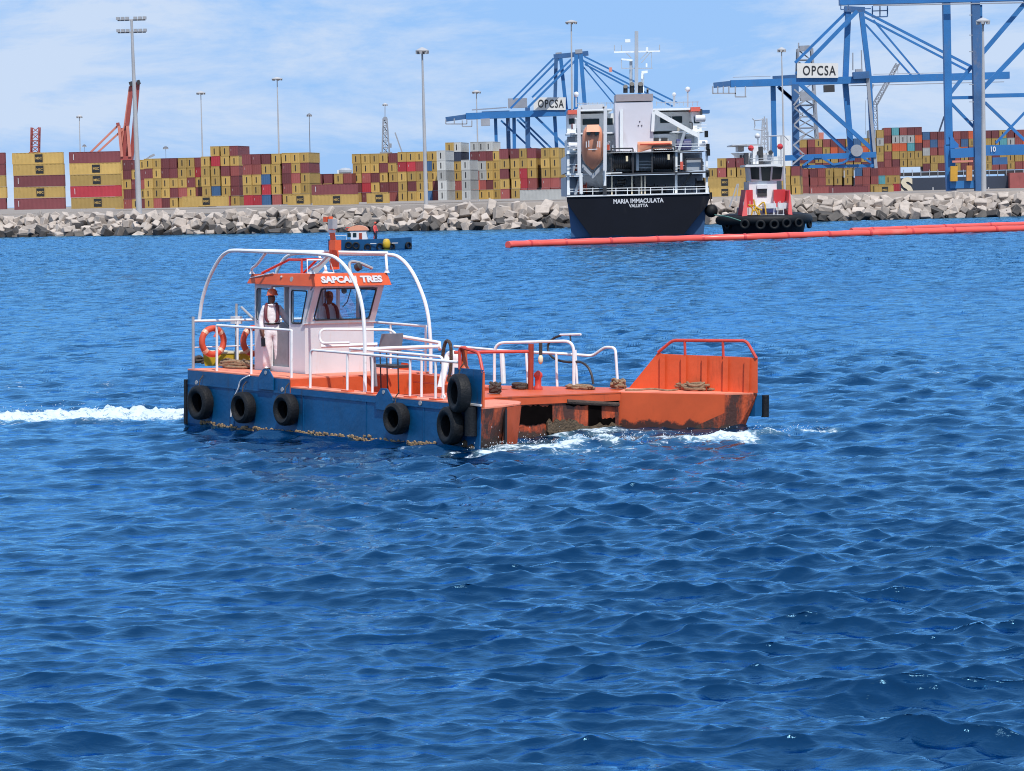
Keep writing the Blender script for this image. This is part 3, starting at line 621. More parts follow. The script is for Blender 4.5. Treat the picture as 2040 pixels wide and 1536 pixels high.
# hoops over the wheelhouse
tw = .042
def tubepart(name, pts, r=tw, mt='whitetube', n=8): return MB().tube(pts, r, n).build(name, M[mt], boat, True)
ys = .35
Q = lambda x, y, yy=ys: bl(x, y, 1, yy)
hp = [Q(397, 637), Q(403, 597), Q(416, 556), Q(436, 518), Q(453, 502), Q(472, 499), Q(520, 501), Q(600, 504), Q(650, 508), Q(672, 516), Q(693, 538), Q(712, 575), Q(722, 615), Q(726, 660), Q(727, 700), Q(727, 790)]
tubepart('hoop', spline(hp, 4))
yp = 3.75
hp = [Q(536, 700, yp), Q(545, 570, yp), Q(560, 525, yp), Q(583, 506, yp), Q(640, 505, yp), Q(700, 506, yp), Q(770, 507, yp), Q(797, 514, yp), Q(822, 543, yp), Q(843, 590, yp), Q(853, 630, yp), Q(857, 670, yp), Q(858, 697, yp), Q(858, 745, yp)]
tubepart('hoop', spline(hp, 4))
tubepart('hoop_tie', [Q(490, 499), Q(772, 504, yp)], .035)
for (xa_, ya_, y1_), tp in [((530, 503, .4), hi[0]), ((633, 503, 3.6), hi[3]), ((655, 508, .45), hi[1]), ((769, 509, 3.6), hi[2])]:
    tp = Vector(tp); e = bl(xa_, ya_, 1, y1_)
    tubepart('hoop_strut', spline([e, e.lerp(tp, .6) + Vector((0, 0, .04)), tp + Vector((0, 0, .12)), tp], 4), .032)
    MB().lathe([(.07, 0), (.05, .04), (.03, .06)], tp, n=8).build('strut_foot', M['white'], boat)
# rails of the after deck
def rail(name, pts, r=.03, rad=.12): return tubepart(name, arc(pts, rad), r)
def post(px, yp_, z0, top, r=.028): return tubepart('rail_post', [Vector((px, yp_, z0)), top], r)
a, b = Q(432, 648, .1), Q(581, 658, .1); rail('stern_rail', [Vector((a.x, .1, ZU)), a, b, Vector((b.x, .1, ZU))], rad=.03)
c = a.lerp(b, .47); post(c.x, .1, ZU, c)
zr = (a.z + b.z) / 2
st = [Vector((.08, .1, zr + .06)), Vector((.08, 3.9, zr + .04)), Vector((4.05, 3.9, zr))]
rail('stern_rail', st, rad=.02); MB().tube([(.08, .1, ZU), (.08, .1, zr + .16)], .035, 8).build('corner_post', M['steel'], boat, True)
for y in (1.35, 2.6, 3.88): post(.08, y, ZU, Vector((.08, y, zr + .05)))
for x in (1.4, 2.7, 4.03): post(x, 3.9, ZU, Vector((x, 3.9, zr)))
tubepart('stern_rail', [(.08, .1, ZU + .5), (.08, 3.9, ZU + .5)], .014)
tubepart('stern_rail', [(.08, 3.9, ZU + .5), (4.05, 3.9, ZU + .48)], .014)
# long starboard rails beside the well
a0, a1, a2 = Q(618, 768, .12), Q(619, 697, .12), Q(916, 722, .12)
rail('side_rail', [Vector((a0.x, .12, ZL)), a1, a2, a2 + Vector((.12, .02, .1))])
for px in (692, 742, 817, 868):
    t = Q(px, 700 + (px - 619) * .084, .12); post(t.x, .12, ZL, t); MB().box(t.x - .12, t.x + .12, .04, .22, ZL, ZL + .03).build('post_foot', M['orange'], boat)
b1, b2 = Q(697, 694, .42), Q(882, 711, .42)
rail('side_rail', [b1, b2, Vector((b2.x + .02, .42, ZL))]); 
for px in (840,):
    t = Q(px, 707, .42); post(t.x, .42, ZL, t)
tubepart('grab_ring', [b2 + Vector((.02, 0, -.85)) + Vector((.06 * math.cos(k * .7), 0, .06 * math.sin(k * .7))) for k in range(10)], .02)
c0, c1, c2, c3 = Q(790, 662, 2.4), Q(637, 656, 1.0), Q(637, 684, 1.0), Q(697, 683, 1.3)
rail('platform_rail', [Q(793, 672, 2.5), Q(780, 657, 2.4), c1, c2, c3], rad=.2)
tubepart('platform_rail', [Q(640, 690, 1.0), Q(752, 686, 2.0)]); tubepart('platform_rail', [Q(697, 697, .5), Q(875, 690, 3.0)])
tubepart('platform_rail', [Q(803, 671, 3.3), Q(876, 683, 3.5), Q(876, 696, 3.4)])
post(Q(727, 700, 1.0).x, 1.0, .38, Q(727, 690, 1.0))
# grey lectern board on its legs
lb = [Q(752, 702, 2.3), Q(799, 700, 2.3), Q(803, 664, 2.3), Q(760, 665, 2.3)]
s = MB(); s.slab(lb, (-.05, .05, 0)); lk = s.build('control_board', M['grey'], boat)
for px in (757, 770, 792):
    t = Q(px, 706, 2.3); MB().tube([t + Vector((0, 0, .1)), Vector((t.x, 2.35, .4))], .016, 6).build('board_leg', M['dark'], lk)
MB().box(lb[0].x - .0, lb[0].x + .8, 2.15, 2.6, lb[0].z - .32, lb[0].z - .26).build('board_shelf', M['dark'], lk)
MB().beam(Q(742, 710, 1.3), Q(746, 770, 1.3), .16, .05).build('hatch_leaf', M['grey'], boat)
# rails and posts of the fore deck
def Zp(x, y, z=ZL): return bl(x, y, 2, z)
def up_(p, px, py):          # point above deck point p seen at pixel row py (same y plane)
    return bl(px, py, 1, p.y)
p1, p2 = Zp(985, 768), Zp(1143, 774)
rail('fore_rail', [p1, up_(p1, 985, 683), up_(p2, 1143, 679), p2], .034, .25)
p3 = Zp(1003, 764); tubepart('rail_post', [p3, up_(p3, 1000, 699)], .06)
p4 = Zp(1052, 768); tubepart('rail_post', [p4, up_(p4, 1048, 700)], .03)
p5 = Zp(1110, 770); tubepart('rail_post', [p5, up_(p5, 1108, 705)], .03)
p6 = Zp(1231, 773)
tubepart('fore_rail', arc([up_(p3, 905, 690), up_(p3, 1003, 699), up_(p5, 1110, 704), up_(p6, 1180, 709), up_(p6, 1206, 691), up_(p6, 1226, 693), p6], .12), .032)
p7 = Zp(1150, 772); tubepart('rail_post', [p7, up_(p7, 1146, 697)], .03)
p8 = Zp(1057, 776); MB().tube([p8, up_(p8, 1058, 685)], .062, 10).build('derrick_post', M['redpost'], boat, True)
MB().tube([up_(p8, 1057, 700), Q(905, 702, 2.2)], .035, 8).build('derrick_boom', M['redpipe'], boat, True)
p9 = Zp(1072, 776); s = MB(); s.lathe([(.1, 0), (.1, .05), (.07, .09), (.07, .25), (.1, .3), (.09, .36), (.02, .42)], p9, n=12); s.build('hydrant', M['redpipe'], boat, True)
# whip: white vent pipes
v = Zp(905, 770); rail('vent_pipe', [Vector((v.x, v.y - .4, .9)), up_(v, 893, 705), up_(v, 908, 703), v + Vector((0, 0, -.3))], .075, .14)
# hose gun
g0 = up_(p7, 1092, 690)
tubepart('hose', spline([up_(p7, 1118, 668), up_(p7, 1103, 674), up_(p7, 1092, 687), up_(p7, 1095, 705), up_(p7, 1108, 716), up_(p7, 1130, 721), up_(p7, 1155, 721), up_(p7, 1170, 730), up_(p7, 1178, 745), up_(p7, 1182, 765)]), .028, 'dark')
tubepart('nozzle', [up_(p7, 1116, 667), up_(p7, 1157, 666)], .026, 'whitetube'); tubepart('nozzle_stand', [up_(p7, 1136, 668), up_(p7, 1137, 680)], .02, 'dark')
tubepart('bent_hose', spline([Q(880, 725, 1.6), Q(885, 690, 1.6), Q(891, 679, 1.6), Q(898, 690, 1.6), Q(898, 730, 1.6), Q(893, 760, 1.6)]), .038, 'ropedark')
# davit lever over the stern
tubepart('davit', [Q(481, 612, 1.5), Q(515, 645, 1.5)], .03, 'steel'); tubepart('davit_post', [Vector((Q(470, 640, 1.5).x, 1.5, ZU)), Q(471, 605, 1.5)], .03, 'steel')
a = Q(471, 640, 1.5); MB().box(a.x - .1, a.x + .1, a.y - .1, a.y + .1, a.z - .06, a.z + .12).build('davit_winch', M['white'], boat)
MB().box(.9, 1.1, 2.6, 3.3, ZU, ZU + .6).build('engine_box', M['bluebox'], boat)
MB().box(5.2, 5.9, 1.9, 2.5, .38, .62).build('hatch_cover', M['grey'], boat)

# ---------------------------------------------------------------- loose things aboard (own top-level objects)
def tyre_mesh(Ro, Ri, wd):
    pr = [(Ri, -wd * .32), (Ri + .04, -wd * .45), ((Ro + Ri) / 2, -wd * .5), (Ro - .05, -wd * .46), (Ro - .01, -wd * .36), (Ro, -wd * .15), (Ro, wd * .15), (Ro - .01, wd * .36), (Ro - .05, wd * .46), ((Ro + Ri) / 2, wd * .5), (Ri + .04, wd * .45), (Ri, wd * .32)]
    n = 28; v = []; f = []; m = len(pr)
    for k in range(n):
        a = 2 * math.pi * k / n
        for r, hh in pr: v.append((r * math.cos(a), hh, r * math.sin(a)))
    for k in range(n):
        for i in range(m): f.append((k * m + i, k * m + (i + 1) % m, ((k + 1) % n) * m + (i + 1) % m, ((k + 1) % n) * m + i))
    s = MB(); s.add(v, f); return s.mesh('tyre', M['rubber'], True)
def tyre(px, py, ro, wd, label, yw=0., yoff=None, tilt=0., loc=None):
    c = loc if loc is not None else bl(px, py, 1, -wd / 2 - .02)
    me = tyre_mesh(ro, ro * .57, wd * 1.0)
    o = inst('tyre_fender', me); o.matrix_world = BM @ Matrix.Translation(c) @ Matrix.Rotation(yw, 4, 'Z') @ Matrix.Rotation(tilt, 4, 'X')
    tag(o, label, 'tyre', 'tyre fenders of the workboat')
    MB().lathe([(ro * .7, 0), (ro * .7, .02)], (0, wd * .30, 0), (0, 1, 0), 24).build('hole_shade_disc', M['shadeblack'], o)  # black disc painting the deep shade inside the tyre hole
    s = MB(); s.tube([Vector((-.06, 0, ro - .06)), Vector((-.12, wd * .25, ro + .12)), Vector((-.1, wd * .5, ro + .22))], .014, 5); s.build('lashing', M['ropedark'], o)
    return o
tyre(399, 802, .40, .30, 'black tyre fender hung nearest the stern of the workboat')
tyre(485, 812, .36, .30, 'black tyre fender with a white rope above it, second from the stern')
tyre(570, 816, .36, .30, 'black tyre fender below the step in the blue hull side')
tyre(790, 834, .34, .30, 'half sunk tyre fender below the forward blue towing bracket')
kd = (Vector((*K1, 0)) - Vector((*K0, 0))).normalized(); kn = Vector((kd.y, -kd.x, 0)); ka = math.atan2(kd.y, kd.x)
kc = Vector((*K0, 0)).lerp(Vector((*K1, 0)), .45)
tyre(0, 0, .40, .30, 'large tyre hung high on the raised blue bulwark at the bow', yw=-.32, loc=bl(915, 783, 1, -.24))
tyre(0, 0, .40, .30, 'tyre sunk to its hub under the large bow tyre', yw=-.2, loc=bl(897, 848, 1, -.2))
s = MB(); s.tube(spline([bl(497, 748, 1, -.03), bl(480, 758, 1, -.03), bl(474, 775, 1, -.03), bl(463, 800, 1, -.05), bl(460, 830, 1, -.05)]), .018, 6); tag(s.build('mooring_line', M['whitetube'], None, True, BM), 'thin white line hanging down the blue hull beside the second tyre', 'rope')
def lifebuoy(y, z, label):
    e = empty('lifebuoy', BM @ Matrix.Translation((.16, y, z)), label, 'lifebuoy', 'lifebuoys on the stern rail')
    R0, r0 = .305, .075
    s = MB(); s.tube([(0, R0 * math.cos(a), R0 * math.sin(a)) for a in [2 * math.pi * k / 32 for k in range(32)]], r0, 10, closed=True); s.build('ring', M['lifered'], e, True)
    for k in range(4):
        a = math.pi / 4 + k * math.pi / 2
        MB().tube([(0, R0 * math.cos(a + t), R0 * math.sin(a + t)) for t in (-.13, 0, .13)], r0 + .006, 10).build('band', M['band'], e, True)
    MB().tube(spline([(.09, 0, R0 + .03), (.1, .03, R0 - .1), (.09, -.02, R0 - .2)]), .03, 6).build('light_holder', M['lifered'], e)
l1, l2 = bl(424, 680, 0, .16), bl(506, 679, 0, .16)
lifebuoy(l1.y, l1.z, 'orange lifebuoy on the stern rail beside the corner post')
lifebuoy(l2.y, l2.z, 'orange lifebuoy on the stern rail half hidden by the wheelhouse')
# yellow bin with cream lid, rope heap
yb = empty('storage_bin', BM @ Matrix.Translation((.45, 1.0, ZU)), 'long yellow bin with cream lid lying on the stern deck', 'bin')
a, b = bl(404, 728, 2, ZU), bl(505, 728, 2, ZU)
yb.matrix_world = BM @ Matrix.Translation((a + b) / 2) @ Matrix.Rotation(math.atan2((b - a).y, (b - a).x), 4, 'Z'); LL = (b - a).length / 2
s = MB(); s.hexa([(-LL + .05, -.2, 0), (LL - .05, -.2, 0), (LL - .05, .2, 0), (-LL + .05, .2, 0), (-LL, -.24, .30), (LL, -.24, .30), (LL, .24, .30), (-LL, .24, .30)]); s.build('tub', M['yellow'], yb)
MB().box(-LL - .02, LL + .02, -.26, .26, .301, .345).build('lid', M['cream'], yb)
def coil(name, c, rx, ry, hgt, n, r, mt, label, turns=7, top=True):
    pts = []
    for i in range(n):
        t = i / n; a = t * turns * 2 * math.pi; k = .55 + .45 * random.random()
        pts.append(Vector((c[0] + rx * k * math.cos(a) + random.uniform(-.03, .03), c[1] + ry * k * math.sin(a) + random.uniform(-.03, .03), c[2] + r + hgt * t * random.uniform(.7, 1) * (1.15 - k * .6))))
    s = MB(); s.tube(spline(pts, 3), r, 6); o = s.build(name, M[mt], None, True, BM); return tag(o, label, 'rope')
c = bl(478, 733, 2, ZU); coil('rope_heap', (c.x, c.y - .1, ZU), .55, .3, .26, 90, .028, 'rope', 'tan rope heaped against the yellow bin', 9)
c = bl(1385, 777, 2, ZL); coil('rope_coil', (c.x, c.y, ZL), .58, .40, .24, 130, .03, 'rope', 'tan rope coiled on deck before the ribbed orange bulwark', 8)
c = bl(1155, 775, 2, ZL); coil('rope_coil', (c.x, c.y, ZL), .42, .25, .10, 60, .024, 'rope', 'brown rope lying round the foot of the black hose', 6)
c = bl(1232, 775, 2, ZL); coil('rope_coil', (c.x, c.y, ZL), .17, .17, .30, 60, .026, 'rope', 'rope wound round the last white rail post by the bulwark', 7)
c = bl(986, 785, 2, ZL); coil('rope_coil', (c.x, c.y, ZL), .13, .13, .34, 60, .034, 'ropedark', 'dark rope wound high on the bitt near the bow nose', 8)
c = bl(1038, 775, 2, ZL); coil('rope_coil', (c.x, c.y, ZL), .2, .16, .14, 50, .034, 'ropedark', 'dark rope bundle left of the dark red post', 6)
c = bl(397, 725, 2, ZU); coil('rope_coil', (c.x, c.y, ZU), .12, .14, .22, 50, .03, 'ropedark', 'black rope bundle at the end of the yellow bin', 6)
c = bl(775, 775, 2, .38); coil('rope_coil', (bl(783, 752, 1, 2.).x, 2., .40), .3, .25, .12, 60, .03, 'rope', 'rope in the boat well below the grey board', 6)
s = MB(); s.tube(spline([bl(1245, 777, 2, ZL + .02), bl(1270, 777, 2, ZL + .02), bl(1300, 775, 2, ZL + .02), bl(1330, 778, 2, ZL + .02), bl(1350, 776, 2, ZL + .02)]), .026, 6); tag(s.build('loose_rope', M['rope'], None, True, BM), 'loose rope end running along the port arm to the coil', 'rope')
pb = empty('pulley_block', BM, 'wooden pulley block hanging on dark line from the fore rail', 'pulley')
q = up_(p8, 1077, 716); MB().ball(q, .085, 10, (.7, .7, 1.3)).build('block', M['cream'], pb, True)
MB().tube([q + Vector((0, 0, .1)), up_(p8, 1077, 683)], .04, 6).build('tackle', M['ropedark'], pb, True)
# ------------------------------------------------------------------ people
def skinned(name, verts, edges, radii, root, mats, pick, M_, sub=2):
    me = bpy.data.meshes.new(name); me.from_pydata([tuple(v) for v in verts], edges, []); o = bpy.data.objects.new(name, me); COL.objects.link(o)
    md = o.modifiers.new('skin', 'SKIN'); md.use_smooth_shade = True
    for i, r in enumerate(radii):
        sv = me.skin_vertices[0].data[i]; sv.radius = (r, r) if not isinstance(r, tuple) else r; sv.use_root = (i == root)
    sb = o.modifiers.new('sub', 'SUBSURF'); sb.levels = sub; sb.render_levels = sub
    dg = bpy.context.evaluated_depsgraph_get(); m2 = bpy.data.meshes.new_from_object(o.evaluated_get(dg))
    bpy.data.objects.remove(o); bpy.data.meshes.remove(me)
    m2.materials.clear()
    for m in mats: m2.materials.append(m)
    for p in m2.polygons: p.material_index = pick(p.center); p.use_smooth = True
    o = bpy.data.objects.new(name, m2); COL.objects.link(o); o.matrix_world = M_
    return o
def person(M_, label, mats, arms, hat=None, vest=None, seated=False, pick=None, gloves=None):
    V = [(0, 0, .94), (0, .01, 1.12), (0, .01, 1.32), (.005, .0, 1.46), (.01, -.01, 1.53), (.015, -.02, 1.60), (.02, -.02, 1.70)]
    E_ = [(0, 1), (1, 2), (2, 3), (3, 4), (4, 5), (5, 6)]
    r = [(.185, .13), (.185, .13), (.20, .135), (.075, .07), (.055, .06), (.075, .09), (.075, .09)]
    for sgn, a in zip((-1, 1), arms):
        i = len(V); V += [(.17 * sgn, .01, 1.40)] + list(a); E_ += [(2, i), (i, i + 1), (i + 1, i + 2), (i + 2, i + 3)]; r += [.085, .078, .058, .042]
        # five fingers rooted in the palm
        h = Vector(a[2]); d = (h - Vector(a[1])).normalized(); sd = d.cross(Vector((0, 1, 0))).normalized()
        for k, (o_, ln) in enumerate([(-.026, .07), (-.009, .085), (.009, .08), (.024, .062)]):
            j = len(V); b0 = h + sd * o_ + d * .02; V += [b0 + d * ln * .5, b0 + d * ln + Vector((0, -.015, 0))]; E_ += [(i + 3, j), (j, j + 1)]; r += [.010, .008]
        j = len(V); t0 = h - d * .02 + sd * -.035; V += [t0 + d * .02 - sd * .01, t0 + d * .055 - sd * .012]; E_ += [(i + 3, j), (j, j + 1)]; r += [.011, .009]
    for sgn in (-1, 1):
        i = len(V)
        if seated: V += [(.10 * sgn, 0, .90), (.14 * sgn, -.42, .92), (.14 * sgn, -.42, .55), (.14 * sgn, -.45, .48), (.15 * sgn, -.6, .47)]
        else: V += [(.095 * sgn, .0, .86), (.125 * sgn, -.02, .48), (.14 * sgn, .01, .14), (.14 * sgn, -.01, .055), (.165 * sgn, -.15, .035)]
        E_ += [(0, i), (i, i + 1), (i + 1, i + 2), (i + 2, i + 3), (i + 3, i + 4)]; r += [.13, .108, .115, .06, .05]
    b = skinned('person', V, E_, r, 0, mats, pick or (lambda c: 1 if c.z > 1.50 else (2 if c.z < .075 else (1 if (abs(c.x) > .18 and (c - Vector(arms[0 if c.x < 0 else 1][2])).length < .13) else 0))), M_)
    tag(b, label, 'person')
    # face: nose, eyes, mouth, ears
    MB().tube([(.02, -.118, 1.665), (.02, -.14, 1.635), (.02, -.12, 1.628)], [.010, .016, .012], 6).build('nose', mats[1], b, True)
    for sx in (-.03, .03): MB().ball((.02 + sx, -.108, 1.668), .011, 6).build('eye', M['black'], b)
    MB().tube([(-.005, -.110, 1.603), (.045, -.110, 1.603)], .006, 5).build('mouth', M['vest'], b)
    for sx in (-.085, .085): MB().ball((.02 + sx, -.015, 1.655), .028, 6, (.4, .7, 1)).build('ear', mats[1], b, True)
    if hat:
        s = MB(); s.lathe([(.135, -.012), (.13, .0), (.118, .03), (.112, .075), (.085, .12), (.03, .14)], (.02, -.02, 1.70), n=18); hh = s.build('helmet', hat, b, True)
        s = MB(); s.slab([(-.08, -.13, 1.705), (.0, -.175, 1.70), (.04, -.175, 1.70), (.12, -.13, 1.705)], (0, .0, .014)); s.build('helmet_brim', hat, hh)
    else:
        MB().ball((.02, .005, 1.70), .105, 10, (.95, 1.1, .95)).build('hair', M['black'], b, True)
    if vest:
        for sx in (-1, 1):
            s = MB(); p = spline([(.07 * sx, .10, 1.44), (.10 * sx, .02, 1.50), (.125 * sx, -.10, 1.43), (.135 * sx, -.15, 1.30), (.125 * sx, -.165, 1.17), (.07 * sx, -.17, 1.09)], 4)
            s.tube(p, [.024 + .018 * math.sin(math.pi * i / (len(p) - 1)) for i in range(len(p))], 8); s.build('life_vest', vest, b, True)
        s = MB(); s.tube([(.165 * math.cos(a), .01 + .155 * math.sin(a), 1.06) for a in [2 * math.pi * k / 16 for k in range(16)]], .02, 6, closed=True); s.build('belt', M['black'], b, True)
    return b
def facing(p, yaw=0.): return Matrix.Translation(p) @ Matrix.Rotation(yaw, 4, 'Z')
dp = BM @ bl(545, 739, 2, ZU)
man = person(facing(dp, R(4)), 'crewman in white coverall, orange helmet and maroon life vest standing at the wheelhouse door',
             [M['coverall'], M['skin'], M['black']], [[(-.245, .01, 1.12), (-.225, -.07, .88), (-.215, -.09, .82)], [(.30, .10, 1.16), (.42, .17, 1.0), (.46, .19, .95)]], M['helmet'], M['vest'])
man.scale = (1.0, 1.0, 1.0)
MB().box(-.255, -.165, -.13, -.05, .56, .76).build('hand_radio', M['black'], man)
s = MB(); s.tube([(.10 * math.cos(a) + .01, .01 + .1 * math.sin(a), 1.47) for a in [2 * math.pi * k / 12 for k in range(12)]], .03, 6, closed=True); s.build('collar', M['coverall'], man, True)
hp_ = BM @ Vector((2.15, 2.55, ZU + .03))
person(facing(hp_ + Vector((0, 0, -.05)), R(40)), 'helmsman in white seen dimly through the wheelhouse front window', [M['coverall'], M['skin'], M['black']],
       [[(-.25, -.06, 1.14), (-.2, -.3, 1.1), (-.18, -.37, 1.1)], [(.25, -.06, 1.14), (.2, -.3, 1.1), (.18, -.37, 1.1)]], None, M['vest'])
# ------------------------------------------------------------------ breakwater of tumbled blocks, crest wall, yard
ROCK = mat('weathered_block', (.39, .335, .29), .9, .22, .9, stain=(.20, .18, .16), amt=.55, sscale=(.8, .8, .8), bump=.5, bscale=2.5, rnd=.36)
WET = mat('wet_block', (.07, .06, .052), .6, .35, .9, bump=.5, bscale=2.5, rnd=.35)
CONC = mat('pale_concrete', (.46, .40, .35), .9, .12, .5, stain=(.3, .26, .22), amt=.6, sscale=(.4, .4, .4))
GROUND = mat('yard_dust', (.26, .22, .185), .9, .2, .05)
wl = [(-130, 478), (-84, 447), (-40, 418), (0, 396), (40, 398), (80, 410), (135, 428)]
def wly(x):
    for (a, b), (c, d) in zip(wl, wl[1:]):
        if a <= x <= c: return b + (d - b) * (x - a) / (c - a)
    return wl[0][1] if x < 0 else wl[-1][1]
bw_ = empty('breakwater', (0, 396, 0), 'long breakwater of tumbled pale concrete blocks along the far water edge', 'breakwater')
bwi = Matrix.Translation((0, -396, 0))
xs = [-130 + 5 * i for i in range(54)]
prof = [(-1.0, -2.), (1.2, .1), (7.0, 2.5), (10, 2.9), (30, 2.9)]
s = MB(); n = len(prof)
s.add([(x, wly(x) + dy + .6 * math.sin(x), z) for x in xs for dy, z in prof], [(i * n + k, i * n + k + 1, (i + 1) * n + k + 1, (i + 1) * n + k) for i in range(len(xs) - 1) for k in range(n - 1)])
s.build('rubble_core', WET, bw_, M=None).matrix_local = bwi
def rock_mesh(seed, mt):
    r = random.Random(seed); bm = bmesh.new(); bmesh.ops.create_cube(bm, size=1)
    sx, sy, sz = r.uniform(1.1, 2.2), r.uniform(.95, 1.45), r.uniform(.75, 1.2)
    for v in bm.verts:
        v.co = Vector((v.co.x * sx, v.co.y * sy, v.co.z * sz)) + Vector((r.uniform(-.22, .22), r.uniform(-.2, .2), r.uniform(-.2, .2)))
    bmesh.ops.bevel(bm, geom=bm.edges[:], offset=.09, segments=1, affect='EDGES')
    me = bpy.data.meshes.new('rock'); bm.to_mesh(me); bm.free(); me.materials.append(mt); return me
RM = [rock_mesh(i, ROCK) for i in range(9)]; WM = [rock_mesh(20 + i, WET) for i in range(5)]
rr_ = random.Random(5)
fill = MB(); cnt = 0
order = []
for row, (dy, z) in enumerate([(.2, .1), (1.5, .7), (2.8, 1.4), (4.1, 2.1), (5.5, 2.8)]):
    x = -97. + rr_.random() * 2
    while x < 96:
        x += rr_.uniform(1.15, 2.0)
        px = 1020 + F * x / wly(x)
        if 1150 < px < 1400: continue
        shown = -40 < px < 2080
        me = rr_.choice(RM if row > 1 or (row == 1 and rr_.random() < .5) or (row == 0 and rr_.random() < .1) else WM)
        Mx = Matrix.Translation((x, wly(x) + dy + rr_.uniform(-.7, .7), z + rr_.uniform(-.35, .4))) @ Matrix.Rotation(rr_.uniform(0, 6.28), 4, 'Z') @ Matrix.Rotation(rr_.gauss(0, .6), 4, 'X') @ Matrix.Rotation(rr_.gauss(0, .5), 4, 'Y')
        if shown and cnt < 300 and rr_.random() < .78:
            o = inst('rock', me, bw_, bwi @ Mx); cnt += 1
        else:
            fill.add([Mx @ v.co for v in me.vertices], [tuple(p.vertices) for p in me.polygons])
for i in range(700):         # smaller stones wedged between the blocks
    x = rr_.uniform(-97, 96); k = rr_.random(); me = rr_.choice(RM)
    Mx = Matrix.Translation((x, wly(x) + .8 + 5.5 * k, .1 + 2.6 * k)) @ Matrix.Rotation(rr_.uniform(0, 6.28), 4, 'Z') @ Matrix.Rotation(rr_.uniform(-1, 1), 4, 'X') @ Matrix.Scale(rr_.uniform(.3, .75), 4)
    fill.add([Mx @ v.co for v in me.vertices], [tuple(p.vertices) for p in me.polygons])
o = fill.build('wedged_stones', ROCK, bw_); o.matrix_local = bwi; o['kind'] = 'stuff'
# low crest wall (shows at the right of the tall lamp) and the yard behind it
s = MB(); n = 4; pr = [(8.0, 2.0), (8.0, 3.75), (10.5, 3.75), (10.5, 2.0)]
xs2 = [x for x in xs if x >= -40]
s.add([(x, wly(x) + dy, z) for x in xs2 for dy, z in pr], [(i * n + k, i * n + k + 1, (i + 1) * n + k + 1, (i + 1) * n + k) for i in range(len(xs2) - 1) for k in range(n - 1)])
tag(s.build('crest_wall', CONC), 'low pale concrete wall running along the top of the breakwater', 'wall')
s = MB(); s.box(-500, 700, 470, 3000, -3, 3.0); tag(s.build('container_yard_ground', GROUND), 'flat paved container yard', None, None, 'structure')

# ------------------------------------------------------------------ containers
CW, CHt = 2.44, 2.72
def cont_mesh(Ln, name):
    s = MB(); h = Ln / 2; hw = CW / 2; d = .05
    nseg = int(Ln / .5)
    for sg in (-1, 1):       # corrugated long sides
        v = []; f = []
        for i in range(nseg + 1):
            x = -h + .12 + (Ln - .24) * i / nseg; y = sg * (hw - (.02 if i % 2 else .075))
            v += [(x, y, .14), (x, y, CHt - .12)]
        f = [(2 * i, 2 * i + 2, 2 * i + 3, 2 * i + 1) for i in range(nseg)]
        s.add(v, f)
    for sg in (-1, 1):
        s.add([(sg * (h - d), -hw, .1), (sg * (h - d), hw, .1), (sg * (h - d), hw, CHt - .1), (sg * (h - d), -hw, CHt - .1)], [(0, 1, 2, 3)])
        for y in (-.62, 0, .62): s.beam((sg * (h - d + .03), y, .1), (sg * (h - d + .03), y, CHt - .1), .05)
    s.add([(-h, -hw, CHt - .06), (h, -hw, CHt - .06), (h, hw, CHt - .06), (-h, hw, CHt - .06)], [(0, 1, 2, 3)])
    for sx in (-1, 1):
        for sy in (-1, 1): s.box(sx * h - (.14 if sx > 0 else 0), sx * h + (.14 if sx < 0 else 0), sy * hw - (.12 if sy > 0 else 0), sy * hw + (.12 if sy < 0 else 0), 0, CHt)
    for sy in (-1, 1):
        for z0, z1 in ((0, .14), (CHt - .12, CHt - .005)): s.box(-h + .14, h - .14, sy * hw - (.09 if sy > 0 else 0), sy * hw + (.09 if sy < 0 else 0), z0, z1)
    for sx in (-1, 1):
        for z0, z1 in ((0, .12), (CHt - .12, CHt - .005)): s.box(sx * h - (.09 if sx > 0 else 0), sx * h + (.09 if sx < 0 else 0), -hw + .12, hw - .12, z0, z1)
    return s.mesh(name, M['white'])
CM = {40: cont_mesh(12.19, 'long_container'), 20: cont_mesh(6.06, 'short_container')}
def cmat(n, c): return mat('container_' + n, c, .6, .1, .35, stain=tuple(k * .55 for k in c), amt=.6, sscale=(.9, .9, .22), rnd=.24)
CC = {'Y': ('mustard yellow', cmat('yellow', (.43, .285, .085))), 'M': ('maroon', cmat('maroon', (.165, .042, .048))), 'P': ('faded red brown', cmat('redbrown', (.29, .075, .07))),
      'C': ('crimson', cmat('crimson', (.38, .03, .045))), 'W': ('white', cmat('white', (.43, .44, .43))), 'B': ('blue', cmat('blue', (.05, .13, .28))), 'O': ('orange', cmat('orange', (.62, .12, .045))),
      'N': ('dark navy', cmat('navy', (.03, .04, .07))), 'G': ('grey', cmat('grey', (.27, .28, .28))), 'E': ('dark green', cmat('green', (.02, .11, .08))), 'T': ('turquoise', cmat('turquoise', (.10, .35, .40)))}
MARK = M['black']
bar_me = MB().box(-.02, .02, -.14, .14, .55, 2.1).mesh('end_mark', MARK)
plate_me = MB().box(-.95, .95, -.012, .012, -.95, .95).mesh('logo_plate', MARK)
wmark_me = MB().box(-.06, .06, -.012, .012, -.7, .7).mesh('code_mark', M['white'])
ORD = ['bottom', 'second', 'third', 'fourth', 'fifth', 'sixth', 'seventh', 'eighth', 'ninth']
NTH = ['first', 'second', 'third', 'fourth', 'fifth', 'sixth', 'seventh', 'eighth', 'ninth', 'tenth', 'eleventh', 'twelfth', 'thirteenth', 'fourteenth', 'fifteenth', 'sixteenth', 'seventeenth', 'eighteenth', 'nineteenth', 'twentieth']
LOGO_TXT = []
